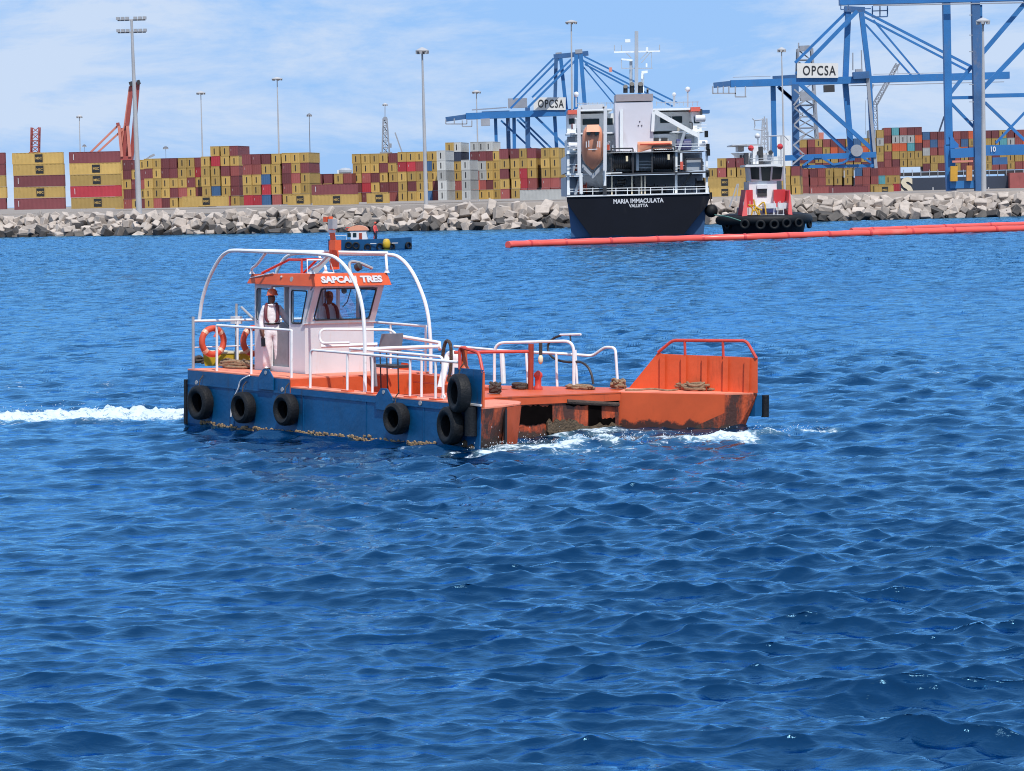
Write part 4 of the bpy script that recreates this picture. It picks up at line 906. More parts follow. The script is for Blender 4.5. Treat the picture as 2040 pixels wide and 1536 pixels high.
def logo_text(parent, Mx):
    if not LOGO_TXT:
        o = text('logo_letters', 'MSC', .62, 1.5, Mx, CC['Y'][1], parent, bold=.03); LOGO_TXT.append(o.data); return o
    return inst('logo_letters', LOGO_TXT[0], parent, Mx)
NCON = [0]
def container(X, Y, z, yaw, ln, ck, label, group, broad=False, mark=True):
    nm, mt = CC[ck]
    o = inst('shipping_container', CM[ln], None, None, mt); NCON[0] += 1
    o.matrix_world = Matrix.Translation((X, Y, z)) @ Matrix.Rotation(yaw, 4, 'Z')
    tag(o, label, 'container', group)
    if broad and mark:
        if ck == 'Y':
            pl = inst('logo_plate', plate_me, o, Matrix.Translation((.3, -CW / 2 - .02, CHt / 2))); logo_text(pl, frame((0, -.02, 0), (1, 0, 0), (0, 0, 1)))
        else: inst('code_mark', wmark_me, o, Matrix.Translation((-5.0 if ln == 40 else -2.4, -CW / 2 - .02, CHt / 2 + .1)))
    elif mark and ck in 'YW' and not broad:
        inst('end_mark', bar_me, o, Matrix.Translation((-(12.19 if ln == 40 else 6.06) / 2 - .02, .1, 0)))
    elif mark and ck in 'MPC' and not broad and random.random() < .4:
        inst('code_mark', wmark_me, o, Matrix.Translation((-(12.19 if ln == 40 else 6.06) / 2 - .02, .7, 1.6)) @ Matrix.Rotation(R(90), 4, 'Z') @ Matrix.Scale(.45, 4))
    return o
def stack(px, pyb, Y, cols, where, grp, yaw=0., ln=40, broad=False, h=CHt, mark=True):
    p = at(px, pyb, Y)
    for t, ck in enumerate(cols):
        if ck == '-': continue
        jx = random.uniform(-.12, .12)
        container(p.x + jx, Y, p.z + t * (CHt + .03), yaw + R(random.uniform(-.3, .3)), ln, ck, '%s container, %s tier of %s' % (CC[ck][0].replace('faded ', ''), ORD[t] if t else 'bottom', where), grp, broad, mark)
# three broadside stacks at the left edge
stack(-36, 418, 672, 'MYYMM', 'the broadside stack cut by the left picture edge', 'broadside stacks at the left', R(3), 40, True)
stack(80, 417, 672, 'MYMYY', 'the broadside stack of three logos and two maroon', 'broadside stacks at the left', R(3), 40, True)
stack(193, 415, 672, 'YCYYM', 'the broadside stack holding the one crimson side', 'broadside stacks at the left', R(3), 40, True)
# end-on rows of the yard; px of the column, colours from the bottom
EY = R(90 - 10)
def row(xs_, yb, Y, colsets, where, grp, yaw=EY, ln=40):
    for i, (x, cs) in enumerate(zip(xs_, colsets)):
        stack(x, yb(x), Y, cs, '%s column, %s' % (NTH[i], where), grp, yaw, ln)
ybase = lambda x: 416 - (x - 240) * .0236
row([252, 268, 284, 299], ybase, 790, ['YYYYY', 'PMYMM', 'YMMYM', 'MYPMY'], 'yard rows behind the tall left lamp', 'yard rows left of the low gap')
row([310, 327, 343, 359, 378, 394, 411], ybase, 775, ['YYYMY', 'PYYYY', 'MYYMM', 'YMYMM', 'YPYYY', 'YYMYY', 'YMYCM'], 'yard rows before the step up', 'yard rows left of the low gap')
row([424, 443, 463, 481], lambda x: ybase(x) - 1, 770, ['YYYYY-', 'OBYYCY', 'PYYMYY', 'YMMPYM'], 'stepped rows', 'yard rows left of the low gap')
row([506, 524, 543, 563], lambda x: ybase(x) - 1, 752, ['CYYPM-', 'CYYPM-', 'BCBYM-', 'PYYYY-'], 'rows left of the narrow slot', 'yard rows left of the low gap')
row([584, 602, 620], lambda x: ybase(x) - 2, 752, ['YPMMY-', 'YYPYY-', 'YYYMY-'], 'rows right of the narrow slot', 'yard rows left of the low gap')
stack(409, 411, 735, 'Y', 'a lone broadside box before the left rows', 'boxes laid before the rows', R(1), 40, True)
stack(597, 408, 735, 'Y', 'a short broadside box before the narrow slot', 'boxes laid before the rows', R(2), 20, True)
stack(668, 408, 735, 'YM', 'the long broadside pair before the low gap', 'boxes laid before the rows', R(1), 40, True)
stack(753, 405, 735, 'Y', 'a short broadside box right of the low gap', 'boxes laid before the rows', R(1), 20, True)
row([644, 664, 686, 703], lambda x: ybase(x) - 2, 790, ['YYM', 'YYM', 'YYY', 'MMP'], 'low rows of the gap', 'yard rows right of the low gap')
row([722, 740, 758, 775, 793], lambda x: ybase(x) - 2, 795, ['YMYYY', 'MCPYY', 'YYMYY', 'YMYMY', 'PMYYM'], 'rows right of the low gap', 'yard rows right of the low gap')
row([812, 830, 847, 862, 874], lambda x: ybase(x) - 2, 780, ['YYYCY', 'YMYCY', 'YYYPY', 'BYYBY', 'PMYYY'], 'rows round the second tall lamp', 'yard rows right of the low gap')
row([890], lambda x: ybase(x) - 2, 770, ['WWWWW'], 'all white stack behind the second tall lamp', 'yard rows right of the low gap')
row([906, 920], lambda x: ybase(x) - 2, 800, ['PPYPYY', 'YPYYNW'], 'rows between the white stacks', 'yard rows right of the low gap')
row([937], lambda x: ybase(x) - 2, 770, ['WWWW'], 'shorter white stack with dark end marks', 'yard rows right of the low gap')
row([955, 969, 983, 996], lambda x: ybase(x) - 2, 800, ['YOPWMW', 'YPWWMW', 'YMYYMW', 'YYYYY-'], 'rows right of the white stacks', 'yard rows right of the low gap')
row([1014, 1035, 1050, 1068, 1095, 1114], lambda x: ybase(x) - 2, 768, ['PYMYM', 'YYYYM', 'PCCYY', 'PPYYM', 'PPYYYY'[:5], 'PPYYY'], 'rows beside the tanker', 'yard rows right of the low gap')
stack(1082, 398, 735, 'W', 'the long white broadside box beside the tanker', 'boxes laid before the rows', R(1), 40, True, mark=False)
# right of the tanker
stack(1441, 393, 760, 'YY', 'broadside boxes between tanker and tug', 'boxes between tanker and tug', R(2), 40, True)
row([1424, 1443, 1462, 1481, 1500], lambda x: 392 - (x - 1420) * .0236, 800, ['YYY', 'YYPY', 'YPYM', 'YYYM', 'PYYM'], 'rows between tanker and tug', 'boxes between tanker and tug')
row([1570, 1588], lambda x: 388, 800, ['YYY', 'YYM'], 'rows right of the tug', 'boxes right of the tug')
stack(1690, 388, 868, 'M', 'the long quay box under the second crane', 'boxes right of the tug', R(1), 40, True)
stack(1632, 389, 868, 'P', 'the short quay box left of the long maroon one', 'boxes right of the tug', R(1), 20, True)
stack(1760, 387, 868, 'Y', 'the short logo box right of the long maroon one', 'boxes right of the tug', R(1), 20, True)

# boxes past the first three hundred: the low quay rows and the deck cargo of the container ship, one mass
class Mass:
    def __init__(s): s.v = []; s.f = []; s.m = []; s.keys = []
    def put(s, me, Mx, ck):
        if ck not in s.keys: s.keys.append(ck)
        k = s.keys.index(ck); o = len(s.v); s.v += [tuple(Mx @ v.co) for v in me.vertices]
        for p in me.polygons: s.f.append(tuple(i + o for i in p.vertices)); s.m.append(k)
MASS = Mass()
def mass_stack(px, pyb, Y, cols, yaw, ln):
    p = at(px, pyb, Y)
    for t, ck in enumerate(cols):
        if ck == '-': continue
        Mx = Matrix.Translation((p.x + random.uniform(-.1, .1), Y, p.z + t * (CHt + .03))) @ Matrix.Rotation(yaw, 4, 'Z'); MASS.put(CM[ln], Mx, ck)
        if ck in 'YW' and random.random() < .7: MASS.put(bar_me, Mx @ Matrix.Translation((-(12.19 if ln == 40 else 6.06) / 2 - .02, .1, 0)), 'K')
CC['K'] = ('black', M['black'])
for x, cs_ in zip([1606, 1624, 1640, 1655, 1672, 1692, 1712, 1728, 1744, 1758, 1772, 1786], ['PPP', 'PPM', 'PPP', 'MYY', 'MYY', 'MYY', 'MPB', 'PPP', 'YPM', 'YTP', 'YYP', 'CYP']): mass_stack(x, 387 - (x - 1600) * .0236, 905, cs_, EY, 40)
# ------------------------------------------------------------------ cranes, lamp masts, derricks
CB = mat('crane_blue', (.022, .15, .40), .5, .14, .15, stain=(.10, .14, .22), amt=.5, sscale=(.3, .3, .12))
CBD = mat('crane_blue_worn', (.035, .11, .26), .55, .2, .2, stain=(.16, .16, .19), amt=.7, sscale=(.3, .3, .12))
CG = mat('crane_galvanised', (.28, .30, .34), .6, .15, .3)
CR_ = mat('crane_red', (.30, .06, .05), .55, .18, .2); CRP = mat('crane_coral', (.55, .20, .15), .55, .15, .2)
BOARD = mat('sign_board_white', (.66, .66, .64), .6, .06, .2)
POLE = mat('pole_galvanised', (.42, .42, .43), .5, .1, .3); POLED = mat('pole_dark', (.17, .18, .21), .55, .15, .3)
DGREY = mat('derrick_grey', (.24, .26, .30), .6, .2, .3)
def crane(name, label, cat, Y, parts, group=None, base=None):
    b = at(base[0], base[1], Y) if base else Vector((0, Y, 3)); b.z = 3.0
    e = empty(name, b, label, cat, group); inv = Matrix.Translation(-b)
    for it in parts:
        nm, wd, pts, dy, mt = (list(it) + [CB])[:5]; wd, hg = wd if isinstance(wd, tuple) else (wd, wd)
        s = MB()
        for p, q in zip(pts, pts[1:]): s.beam(at(p[0], p[1], Y + dy), at(q[0], q[1], Y + dy), wd, hg)
        o = s.build(nm, mt, e); o.matrix_local = inv
    return e, inv
def board(e, inv, Y, x0, y0, x1, y1, txt, dy=-4):
    a, b, c, d = [at(x, y, Y + dy) for x, y in ((x0, y1), (x1, y1), (x1, y0), (x0, y0))]
    o = MB().slab([a, b, c, d], (0, .4, 0)).build('sign_board', BOARD, e); o.matrix_local = inv
    if txt:
        ctr = (a + b + c + d) / 4; w_, h_ = (b - a).length, (d - a).length
        text('sign_lettering', txt, h_ * .66, w_ * .80, inv @ frame(ctr + Vector((w_ * .04, -.1, 0)), (b - a), (d - a)), M['black'], o, bold=.01, spacing=1.15).matrix_parent_inverse = Matrix()
        o.children[0].matrix_local = frame(ctr + Vector((w_ * .04, -.1, 0)), (b - a), (d - a))
def reel(e, inv, Y, x, y, r, mt, nm='cable_reel'):
    c = at(x, y, Y); s = MB(); s.lathe([(r, 0), (r, .5), (r * .75, .52), (r * .75, .9), (r, .92), (r, 1.4)], c, (0, -1, 0), 20); o = s.build(nm, mt, e); o.matrix_local = inv
def lattice(pa, pb, w0, w1, nb, ww, mt, nm, e, inv):
    a, b = Vector(pa), Vector(pb); d = (b - a); sx = Vector((1, 0, 0)) if abs(d.normalized().x) < .8 else Vector((0, 0, 1)); sy = Vector((0, 1, 0)); s = MB()
    C = []
    for i in range(nb + 1):
        t = i / nb; c = a + d * t; w_ = (w0 + (w1 - w0) * t) / 2
        C.append([c + sx * w_ * k + sy * w_ * l for k, l in ((-1, -1), (1, -1), (1, 1), (-1, 1))])
    for i in range(nb):
        for k in range(4):
            s.beam(C[i][k], C[i + 1][k], ww); s.beam(C[i][k], C[i + 1][(k + 1) % 4], ww * .6); s.beam(C[i][k], C[i][(k + 1) % 4], ww * .6)
    o = s.build(nm, mt, e); o.matrix_local = inv
# centre crane
Y1 = 860
e, inv = crane('quay_crane', 'blue quay crane behind the yard rows left of the tanker, with white sign board', 'crane', Y1, [
    ('girder', (3.2, 2.0), [(928, 232), (1180, 222)], -2), ('girder', (3.2, 1.8), [(960, 228), (1015, 226)], 14, CBD),
    ('boom_tip', (2.4, 1.4), [(888, 238), (945, 230)], -2, CBD), ('cage_beam', .35, [(888, 247), (930, 247), (930, 238)], -4, CG), ('cage_beam', .35, [(888, 238), (888, 247)], -4, CG), ('cage_beam', .35, [(905, 236), (905, 247)], -4, CG), ('cage_beam', .35, [(921, 252), (940, 252)], -4, CG), ('cage_beam', .35, [(921, 240), (921, 252)], -4, CG), ('cage_beam', .35, [(940, 240), (940, 252)], -4, CG),
    ('operator_cab', (3, 2.2), [(958, 244), (976, 243)], -4, CG),
    ('leg', 1.0, [(987, 233), (990, 330)], 0), ('leg', 1.3, [(1012, 232), (1014, 330)], 16, CBD), ('leg', 1.1, [(1024, 230), (1025, 330)], 0), ('leg', 1.5, [(1051, 214), (1052, 330)], -2, CBD), ('leg', 1.1, [(1105, 232), (1111, 330)], 0),
    ('tower_leg', 1.1, [(1108, 112), (1105, 230)], 0, CBD), ('tower_leg', 1.1, [(1117, 115), (1129, 228)], 0), ('tower_leg', 1.2, [(1148, 108), (1147, 225)], -8), ('tower_leg', 1.2, [(1157, 108), (1166, 225)], -8),
    ('apex_beam', (1.6, 1.4), [(1103, 113), (1172, 106)], -4, CBD), ('apex_house', (1.6, 1.2), [(1107, 109), (1119, 108)], 0, CG), ('apex_house', (1.6, 1.2), [(1146, 103), (1160, 102)], -8, CG),
    ('forestay', .55, [(1103, 116), (1022, 198)], 0), ('forestay', .6, [(1117, 114), (1017, 216)], 0), ('forestay', .6, [(1138, 118), (1060, 194)], -8), ('forestay', .7, [(1159, 108), (1052, 214)], -8),
    ('backstay', .5, [(1163, 112), (1350, 205)], -8), ('backstay', .5, [(1160, 120), (1340, 212)], -8), ('backstay', .4, [(1160, 118), (1240, 205)], 0), ('backstay', .4, [(1158, 128), (1225, 210)], 0), ('backstay', .5, [(1165, 128), (1300, 200)], 0),
    ('brace', .6, [(998, 240), (1062, 300)], 2), ('brace', .6, [(1030, 238), (1088, 297)], 2), ('brace', .6, [(1033, 232), (1100, 297)], 2), ('brace', .7, [(1061, 226), (1128, 292)], -2),
    ('machinery_house', (2.5, 3), [(1012, 206), (1050, 205)], 8, CG), ('platform', (1.5, .3), [(940, 219), (1010, 214)], 2, CG)], 'blue quay cranes', (1060, 330))
board(e, inv, Y1, 1063, 194, 1127, 219, 'OPCSA')
# second crane
Y2 = 800
zig = []
e, inv = crane('quay_crane', 'blue quay crane right of the tug, sign board before a grey derrick', 'crane', Y2, [
    ('girder', (2.6, 2.0), [(1455, 167), (2010, 150)], -2), ('girder', (2.6, 1.8), [(1540, 158), (1585, 155)], 10, CBD), ('boom_tip', (2.2, 1.5), [(1422, 170), (1460, 166)], -2, CBD),
    ('cage_beam', .35, [(1420, 186), (1466, 186)], -4, CG), ('cage_beam', .35, [(1420, 172), (1420, 187)], -4, CG), ('cage_beam', .35, [(1430, 172), (1430, 186)], -4, CG), ('cage_beam', .35, [(1441, 172), (1441, 186)], -4, CG), ('cage_beam', .35, [(1452, 172), (1452, 186)], -4, CG), ('cage_beam', .35, [(1465, 172), (1465, 193)], -4, CG), ('cage_beam', .35, [(1465, 193), (1487, 193)], -4, CG), ('cage_beam', .35, [(1485, 172), (1485, 193)], -4, CG),
    ('leg', 1.4, [(1540, 170), (1543, 312)], 0), ('leg', 1.9, [(1584, 168), (1586, 335)], -3, CBD), ('leg', 1.6, [(1690, 20), (1684, 165), (1697, 320)], 0), ('leg', 1.4, [(1716, 24), (1731, 150), (1741, 335)], -3),
    ('leg', .9, [(1728, 150), (1745, 335)], -4, CG),
    ('apex_beam', (2.4, 1.6), [(1682, 18), (1722, 20)], 0, CBD),
    ('forestay', .8, [(1690, 20), (1584, 125)], 0), ('forestay', 1.1, [(1708, 22), (1586, 148)], -3),
    ('brace', .9, [(1550, 172), (1685, 300)], 0), ('brace', 1.1, [(1592, 166), (1737, 297)], -3), ('brace', .9, [(1552, 175), (1580, 198)], 0),
    ('backstay', .7, [(1720, 22), (1940, 135)], 0), ('backstay', .6, [(1722, 34), (1930, 142)], 0), ('backstay', .5, [(1724, 48), (1817, 152)], 0), ('backstay', .5, [(1740, 40), (1834, 152)], 0),
    ('sill_beam', (1.6, 1.6), [(1563, 315), (1745, 308)], -4), ('sill_beam', .9, [(1598, 332), (1740, 330)], -4),
    ('truss_web', .6, [(1600, 330), (1622, 313), (1636, 313), (1660, 328), (1680, 324), (1698, 312), (1716, 312), (1735, 324)], -5),
    ('machinery_house', (2.5, 2.0), [(1699, 151), (1731, 149)], -4, CBD), ('winch', (1.6, 1.4), [(1704, 143), (1718, 142)], -4, CG), ('operator_cab', (2, 2), [(1641, 177), (1662, 176)], -4, M['dark']),
    ('stair_flight', .45, [(1581, 210), (1596, 190), (1582, 178)], -6, CG), ('stair_flight', .45, [(1582, 248), (1600, 230), (1583, 215), (1604, 200)], -6, CG), ('stair_flight', .45, [(1580, 290), (1606, 268), (1582, 250)], -6, CG), ('stair_flight', .45, [(1578, 328), (1602, 308), (1582, 290)], -6, CG),
    ('walkway', (.8, .2), [(1690, 171), (2000, 163)], -3, CG), ('railing', .15, [(1460, 154), (1535, 152)], -3, CG), ('railing', .15, [(1740, 148), (1880, 145)], -3, CG)], 'blue quay cranes', (1640, 335))
board(e, inv, Y2, 1588, 126, 1670, 155, 'OPCSA')
reel(e, inv, Y2 - 6, 1706, 300, 1.7, CG)
# near crane at the right edge, number 10
Y3 = 700
rs = []
for y in (30, 70, 103, 168, 203, 240): rs.append(('ladder_platform', (.25, .2), [(1931, y), (1940, y)], -3, CG))
e, inv = crane('quay_crane', 'tall blue quay crane numbered 10 at the right picture edge', 'crane', Y3, [
    ('girder', (3, 2.4), [(1672, 1), (2120, -10)], 0), ('girder_walkway', (.8, .25), [(1740, 11), (2110, 4)], -3, CG),
    ('trolley_cage', .3, [(1738, 34), (1768, 33), (1768, 10)], -2, CBD), ('trolley_cage', .3, [(1738, 12), (1738, 35)], -2, CBD), ('trolley_cage', .3, [(1753, 12), (1753, 34)], -2, CBD), ('trolley_cage', .25, [(1738, 22), (1768, 21)], -2, CBD), ('trolley_cage', .25, [(1675, 19), (1735, 17)], -2, CBD), ('trolley_cage', .25, [(1675, 8), (1675, 19)], -2, CBD), ('trolley_cage', .25, [(1690, 8), (1690, 19)], -2, CBD),
    ('leg', (1.8, 2.2), [(1885, 4), (1890, 290)], 0), ('leg', (2.4, 2.2), [(1891, 288), (1895, 380)], 0), ('leg', (2.0, 2.4), [(1943, 4), (1950, 380)], -2, CBD), ('leg', (1.0, 1.4), [(1952, 10), (1955, 380)], 0),
    ('brace', 1.1, [(2044, 4), (1952, 112)], 0), ('brace', 1.1, [(2044, 86), (1957, 178)], 0), ('brace', .9, [(1936, 132), (1893, 186)], 0),
    ('tie_beam', .8, [(1894, 195), (1940, 194)], 0), ('tie_beam', 1.0, [(1958, 191), (2110, 188)], 0), ('brace', .7, [(1894, 205), (1940, 253)], 0), ('brace', .7, [(1962, 204), (2044, 282)], 0), ('brace', .6, [(1984, 285), (2050, 215)], 0),
    ('portal_beam', (3.0, 2.4), [(1892, 306), (1946, 303)], -1), ('portal_beam', (3.2, 2.6), [(1955, 300), (2120, 296)], -1),
    ('gusset', .8, [(1893, 270), (1899, 282), (1908, 291)], -1), ('cable_house', (1.5, 1.8), [(1977, 321), (2006, 320)], -3, CBD),
    ('sill_beam', (2.4, 1.9), [(1892, 368), (1942, 367)], -1), ('bogie_frame', (1.2, 3.8), [(1893, 346), (1907, 346)], -3, mat('bogie_yellow', (.50, .27, .03), .6, .2, .5)), ('bogie_frame', (1.2, 3.8), [(1925, 345), (1936, 345)], -3, mat('bogie_orange', (.52, .22, .06), .6, .2, .5)), ('bogie_bar', .5, [(1897, 322), (1938, 321)], -3, CRP),
    ('stay_rod', .4, [(1881, 232), (1871, 262)], 3, CG)] + rs, 'blue quay cranes', (1920, 380))
a = at(1979, 297, Y3 - 2.9); text('crane_number', '10', 1.35, 1.25, inv @ frame(a, at(1990, 296.7, Y3 - 2.9) - a, (0, 0, 1)), M['white'], e, bold=.02)
for xx in (1897,):
    pts = [at(1893, 268, Y3 - 1.5), at(1893, 296, Y3 - 1.5), at(1912, 294, Y3 - 1.5), at(1904, 287, Y3 - 1.5), at(1898, 278, Y3 - 1.5)]
    o = MB().slab(pts, (0, .6, 0)).build('gusset', CB, e); o.matrix_local = inv
# red crane with raised booms at the left, lattice top beside it
Y4 = 900
e, inv = crane('quay_crane', 'red and coral quay crane with both booms raised, behind the left lamp mast', 'crane', Y4, [
    ('raised_boom', 1.2, [(263, 166), (246, 318)], 0, CR_), ('raised_boom', 1.2, [(275, 164), (262, 318)], 6, CR_), ('boom_rail', .4, [(258, 172), (241, 300)], 0, CRP), ('boom_head', 1.4, [(258, 168), (264, 166)], -1, M['dark']), ('boom_head', 1.4, [(273, 165), (279, 163)], 5, M['dark']),
    ('backstay', .6, [(235, 250), (176, 308)], 0, CRP), ('backstay', .6, [(251, 252), (190, 308)], 0, CRP), ('tower_leg', .9, [(237, 250), (243, 312)], -1, CRP), ('tower_leg', .9, [(254, 250), (259, 312)], -1, CRP), ('tower_panel', (2.2, .6), [(248, 255), (249, 315)], 3, CR_),
    ('apex_house', 1.0, [(232, 248), (238, 247)], -1, CR_), ('apex_house', 1.0, [(249, 248), (256, 247)], -1, CR_), ('portal', (2, 1.6), [(234, 316), (264, 316)], 0, CR_), ('sheave', 1.0, [(236, 326), (262, 325)], 0, CRP)], None, (250, 330))
e, inv = crane('distant_crane', 'lattice head of a distant purple red crane over the left stacks', 'crane', 1000, [('platform', (1.5, .5), [(58, 304), (80, 304)], 0, CR_)], None, (70, 330))
lattice(at(70, 305, 1000), at(71, 254, 1000), 2.8, 2.8, 4, .4, CR_, 'lattice_tower', e, inv)
e, inv = crane('crane_jib', 'thin grey crane jib leaning just right of the left lamp mast', 'crane', 1000, [('jib', .5, [(281, 324), (302, 310)], 0, CG), ('jib_head', .8, [(299, 312), (308, 308)], 0, CG)], None, (281, 330))
e, inv = crane('derrick_tower', 'grey lattice derrick standing beyond the middle yard rows', 'derrick', 1050, [('antenna', .3, [(767, 208), (767, 235)], 0, DGREY), ('crown', (2.0, 1.2), [(764, 236), (771, 236)], 0, DGREY), ('foot', (4, 3.5), [(757, 312), (781, 312)], 0, DGREY), ('radar_drum', 1.6, [(776, 290), (780, 290)], 0, DGREY)], None, (768, 330))
lattice(at(769, 322, 1050), at(767, 236, 1050), 3.0, 1.4, 6, .5, DGREY, 'lattice_tower', e, inv)
e, inv = crane('crane_jib', 'thin sand coloured jib rising right of the grey derrick', 'crane', 1050, [('jib', .5, [(806, 318), (787, 264)], 0, CG)], None, (806, 330))
e, inv = crane('derrick_tower', 'broad grey drilling derrick behind the sign board of the second crane', 'derrick', 1050, [('antenna', .5, [(1591, 85), (1591, 130)], 0, DGREY), ('crown', (4, 2.0), [(1592, 97), (1612, 96)], 0, DGREY), ('wind_wall', (3, 3.5), [(1594, 192), (1624, 190)], -4, CG), ('antenna', .4, [(1699, 105), (1699, 140)], 0, DGREY), ('antenna', .4, [(1716, 100), (1717, 140)], 0, DGREY), ('sand_shed', (3, 3.), [(1628, 272), (1640, 272)], 0, CRP)], None, (1605, 330))
lattice(at(1606, 300, 1050), at(1603, 97, 1050), 8.5, 5.2, 9, .7, DGREY, 'lattice_tower', e, inv)
e, inv = crane('crane_jib', 'dark lattice deck crane with hook leaning right behind the second crane', 'crane', 1000, [('hook_line', .15, [(1788, 128), (1789, 148)], 0, DGREY), ('back_mast', .6, [(1728, 198), (1740, 168)], 0, DGREY), ('hoist_line', .12, [(1724, 200), (1724, 268)], 0, DGREY)], None, (1745, 330))
lattice(at(1747, 320, 1000), at(1743, 208, 1000), 1.6, 1.4, 8, .25, DGREY, 'pedestal', e, inv); lattice(at(1743, 208, 1000), at(1789, 126, 1000), 1.8, 1.3, 9, .35, DGREY, 'jib', e, inv)
# lamp masts: (top x, top y, foot x, foot y, distance, foot width, head, label)
def lampmast(xt, yt, xb, yb, Y, w_, head, label, mt=POLE):
    t, b = at(xt, yt, Y), at(xb, yb, Y); b.z = 3.0
    t.x, t.y = t.x, Y
    e = empty('lamp_mast', b, label, 'lamp mast', 'tall lamp masts of the port'); inv = Matrix.Translation(-b)
    o = MB().tube([b, b.lerp(t, .5), t], [w_ / 2, w_ * .36, w_ * .2], 10).build('pole', mt, e, True); o.matrix_local = inv
    if head == 'T':
        for k, z in ((0, 0.), (1, -2.1)):
            c = t + Vector((0, 0, z)); o = MB().beam(c - Vector((2.4, 0, 0)), c + Vector((2.4, 0, 0)), .3, .25).build('crossarm', mt, e); o.matrix_local = inv
            for q in (-2.3, -1.5, -.7, .7, 1.5, 2.3):
                f = MB().box(c.x + q - .3, c.x + q + .3, c.y - .6, c.y, c.z + .05, c.z + .55).build('floodlight', M['steel'], e); f.matrix_local = inv
    else:
        r = head; s = MB(); s.lathe([(r * .3, -.25), (r, -.15), (r, .05), (r * .5, .4), (r * .1, .6)], t, n=18); o = s.build('lamp_ring', mt, e, True); o.matrix_local = inv
        for k in range(6):
            a = k * math.pi / 3 + .3; f = MB().box(t.x + r * .8 * math.cos(a) - .25, t.x + r * .8 * math.cos(a) + .25, t.y + r * .8 * math.sin(a) - .25, t.y + r * .8 * math.sin(a) + .25, t.z - .55, t.z - .16).build('floodlight', M['steel'], e); f.matrix_local = inv
lampmast(262, 40, 277, 416, 480, 1.05, 'T', 'thick pale lamp mast with two crossarms of floodlights at the left')
lampmast(841, 101, 849, 406, 480, .78, 1.15, 'tall pale lamp mast with round head standing left of the tanker, foot on the breakwater')
lampmast(552, 157, 556, 330, 900, .75, 1.8, 'lamp mast rising over the tallest yard rows at the narrow slot')
lampmast(400, 185, 404, 340, 900, .65, 1.5, 'slim lamp mast above the stepped rows, third from the left edge')
lampmast(158, 232, 160, 340, 950, .6, 1.0, 'slim lamp mast between the two left broadside stacks')
lampmast(616, 229, 618, 340, 950, .5, .9, 'thin dark lamp mast over the right edge of the tall rows', POLED)
lampmast(949, 183, 953, 340, 900, .7, 1.5, 'pale lamp mast standing in front of the centre crane boom')
lampmast(767, 208, 768, 330, 1080, .4, 1.0, 'lamp mast with round head right behind the grey derrick')
lampmast(1138, 44, 1140, 340, 760, .8, 1.7, 'tall lamp mast behind the left side of the tanker')
lampmast(1557, 99, 1563, 360, 640, .6, 1.0, 'slim pale lamp mast just right of the tug')
lampmast(1958, 42, 1960, 379, 480, .95, 1.25, 'thick pale lamp mast in front of the crane numbered 10')
lampmast(330, 294, 331, 340, 1000, .3, .9, 'short thin lamp mast far behind the yard rows', POLED)
lampmast(168, 290, 169, 340, 1100, .3, .7, 'tiny far lamp mast beside the coral crane stays', POLED)
# ------------------------------------------------------------------ tanker seen from astern
YT = 310.
def T(x, y, dy=0.): return at(x, y, YT + dy)
HB = mat('tanker_black', (.004, .005, .010), .7, .2, .3, spec=.2, stain=(.03, .028, .03), amt=.5, sscale=(.4, .4, .15))
HBL = mat('tanker_boot_blue', (.03, .085, .20), .5, .2, .3, stain=(.02, .03, .06), amt=.6, sscale=(.3, .3, .3))
SWH = mat('ship_white', (.76, .79, .80), .45, .06, .4, stain=(.42, .40, .38), amt=.45, sscale=(1, 1, .25))
SGR = mat('ship_grey', (.36, .39, .43), .55, .12, .5); SCR = mat('ship_cream', (.62, .55, .42), .5, .1)
FUN = mat('funnel_lilac', (.62, .61, .66), .45, .05, .3, stain=(.5, .45, .46), amt=.5, sscale=(.5, .5, .15)); FUNC = mat('funnel_top', (.33, .29, .30), .5, .08)
LBO = mat('lifeboat_orange', (.80, .34, .20), .4, .08, .6, stain=(.85, .5, .38), amt=.4, sscale=(1, 1, 1)); SGL = mat('ship_window', (.008, .022, .026), .3, .1, spec=.35)
HOSE = mat('hose_black', (.016, .017, .022), .5, .3, 2); CORAL = mat('wing_coral', (.66, .12, .08), .5, .1)
tk0 = T(1271, 470); tk0.z = 0
tank = empty('tanker', tk0, 'black hulled tanker with white superstructure, seen from astern, beside the breakwater', 'tanker'); ti = Matrix.Translation(-tk0)
def tp(mb, name, mt, parent=None, smooth=False):
    o = mb.build(name, mt, parent or tank, smooth); o.matrix_local = ti if parent is None else Matrix(); return o
def tbox(x0, y0, x1, y1, d0, d1, name, mt, parent=None):     # pixel rectangle at the stern plane, from depth d0 to d1
    a, b = T(x0, y1, 0), T(x1, y0, 0); return tp(MB().box(a.x, b.x, YT + d0, YT + d1, a.z, b.z), name, mt, parent)
def tbeam(pts, w_, name, mt, dy=0., parent=None):
    s = MB()
    for p, q in zip(pts, pts[1:]): s.beam(T(*p, dy), T(*q, dy), w_)
    return tp(s, name, mt, parent)
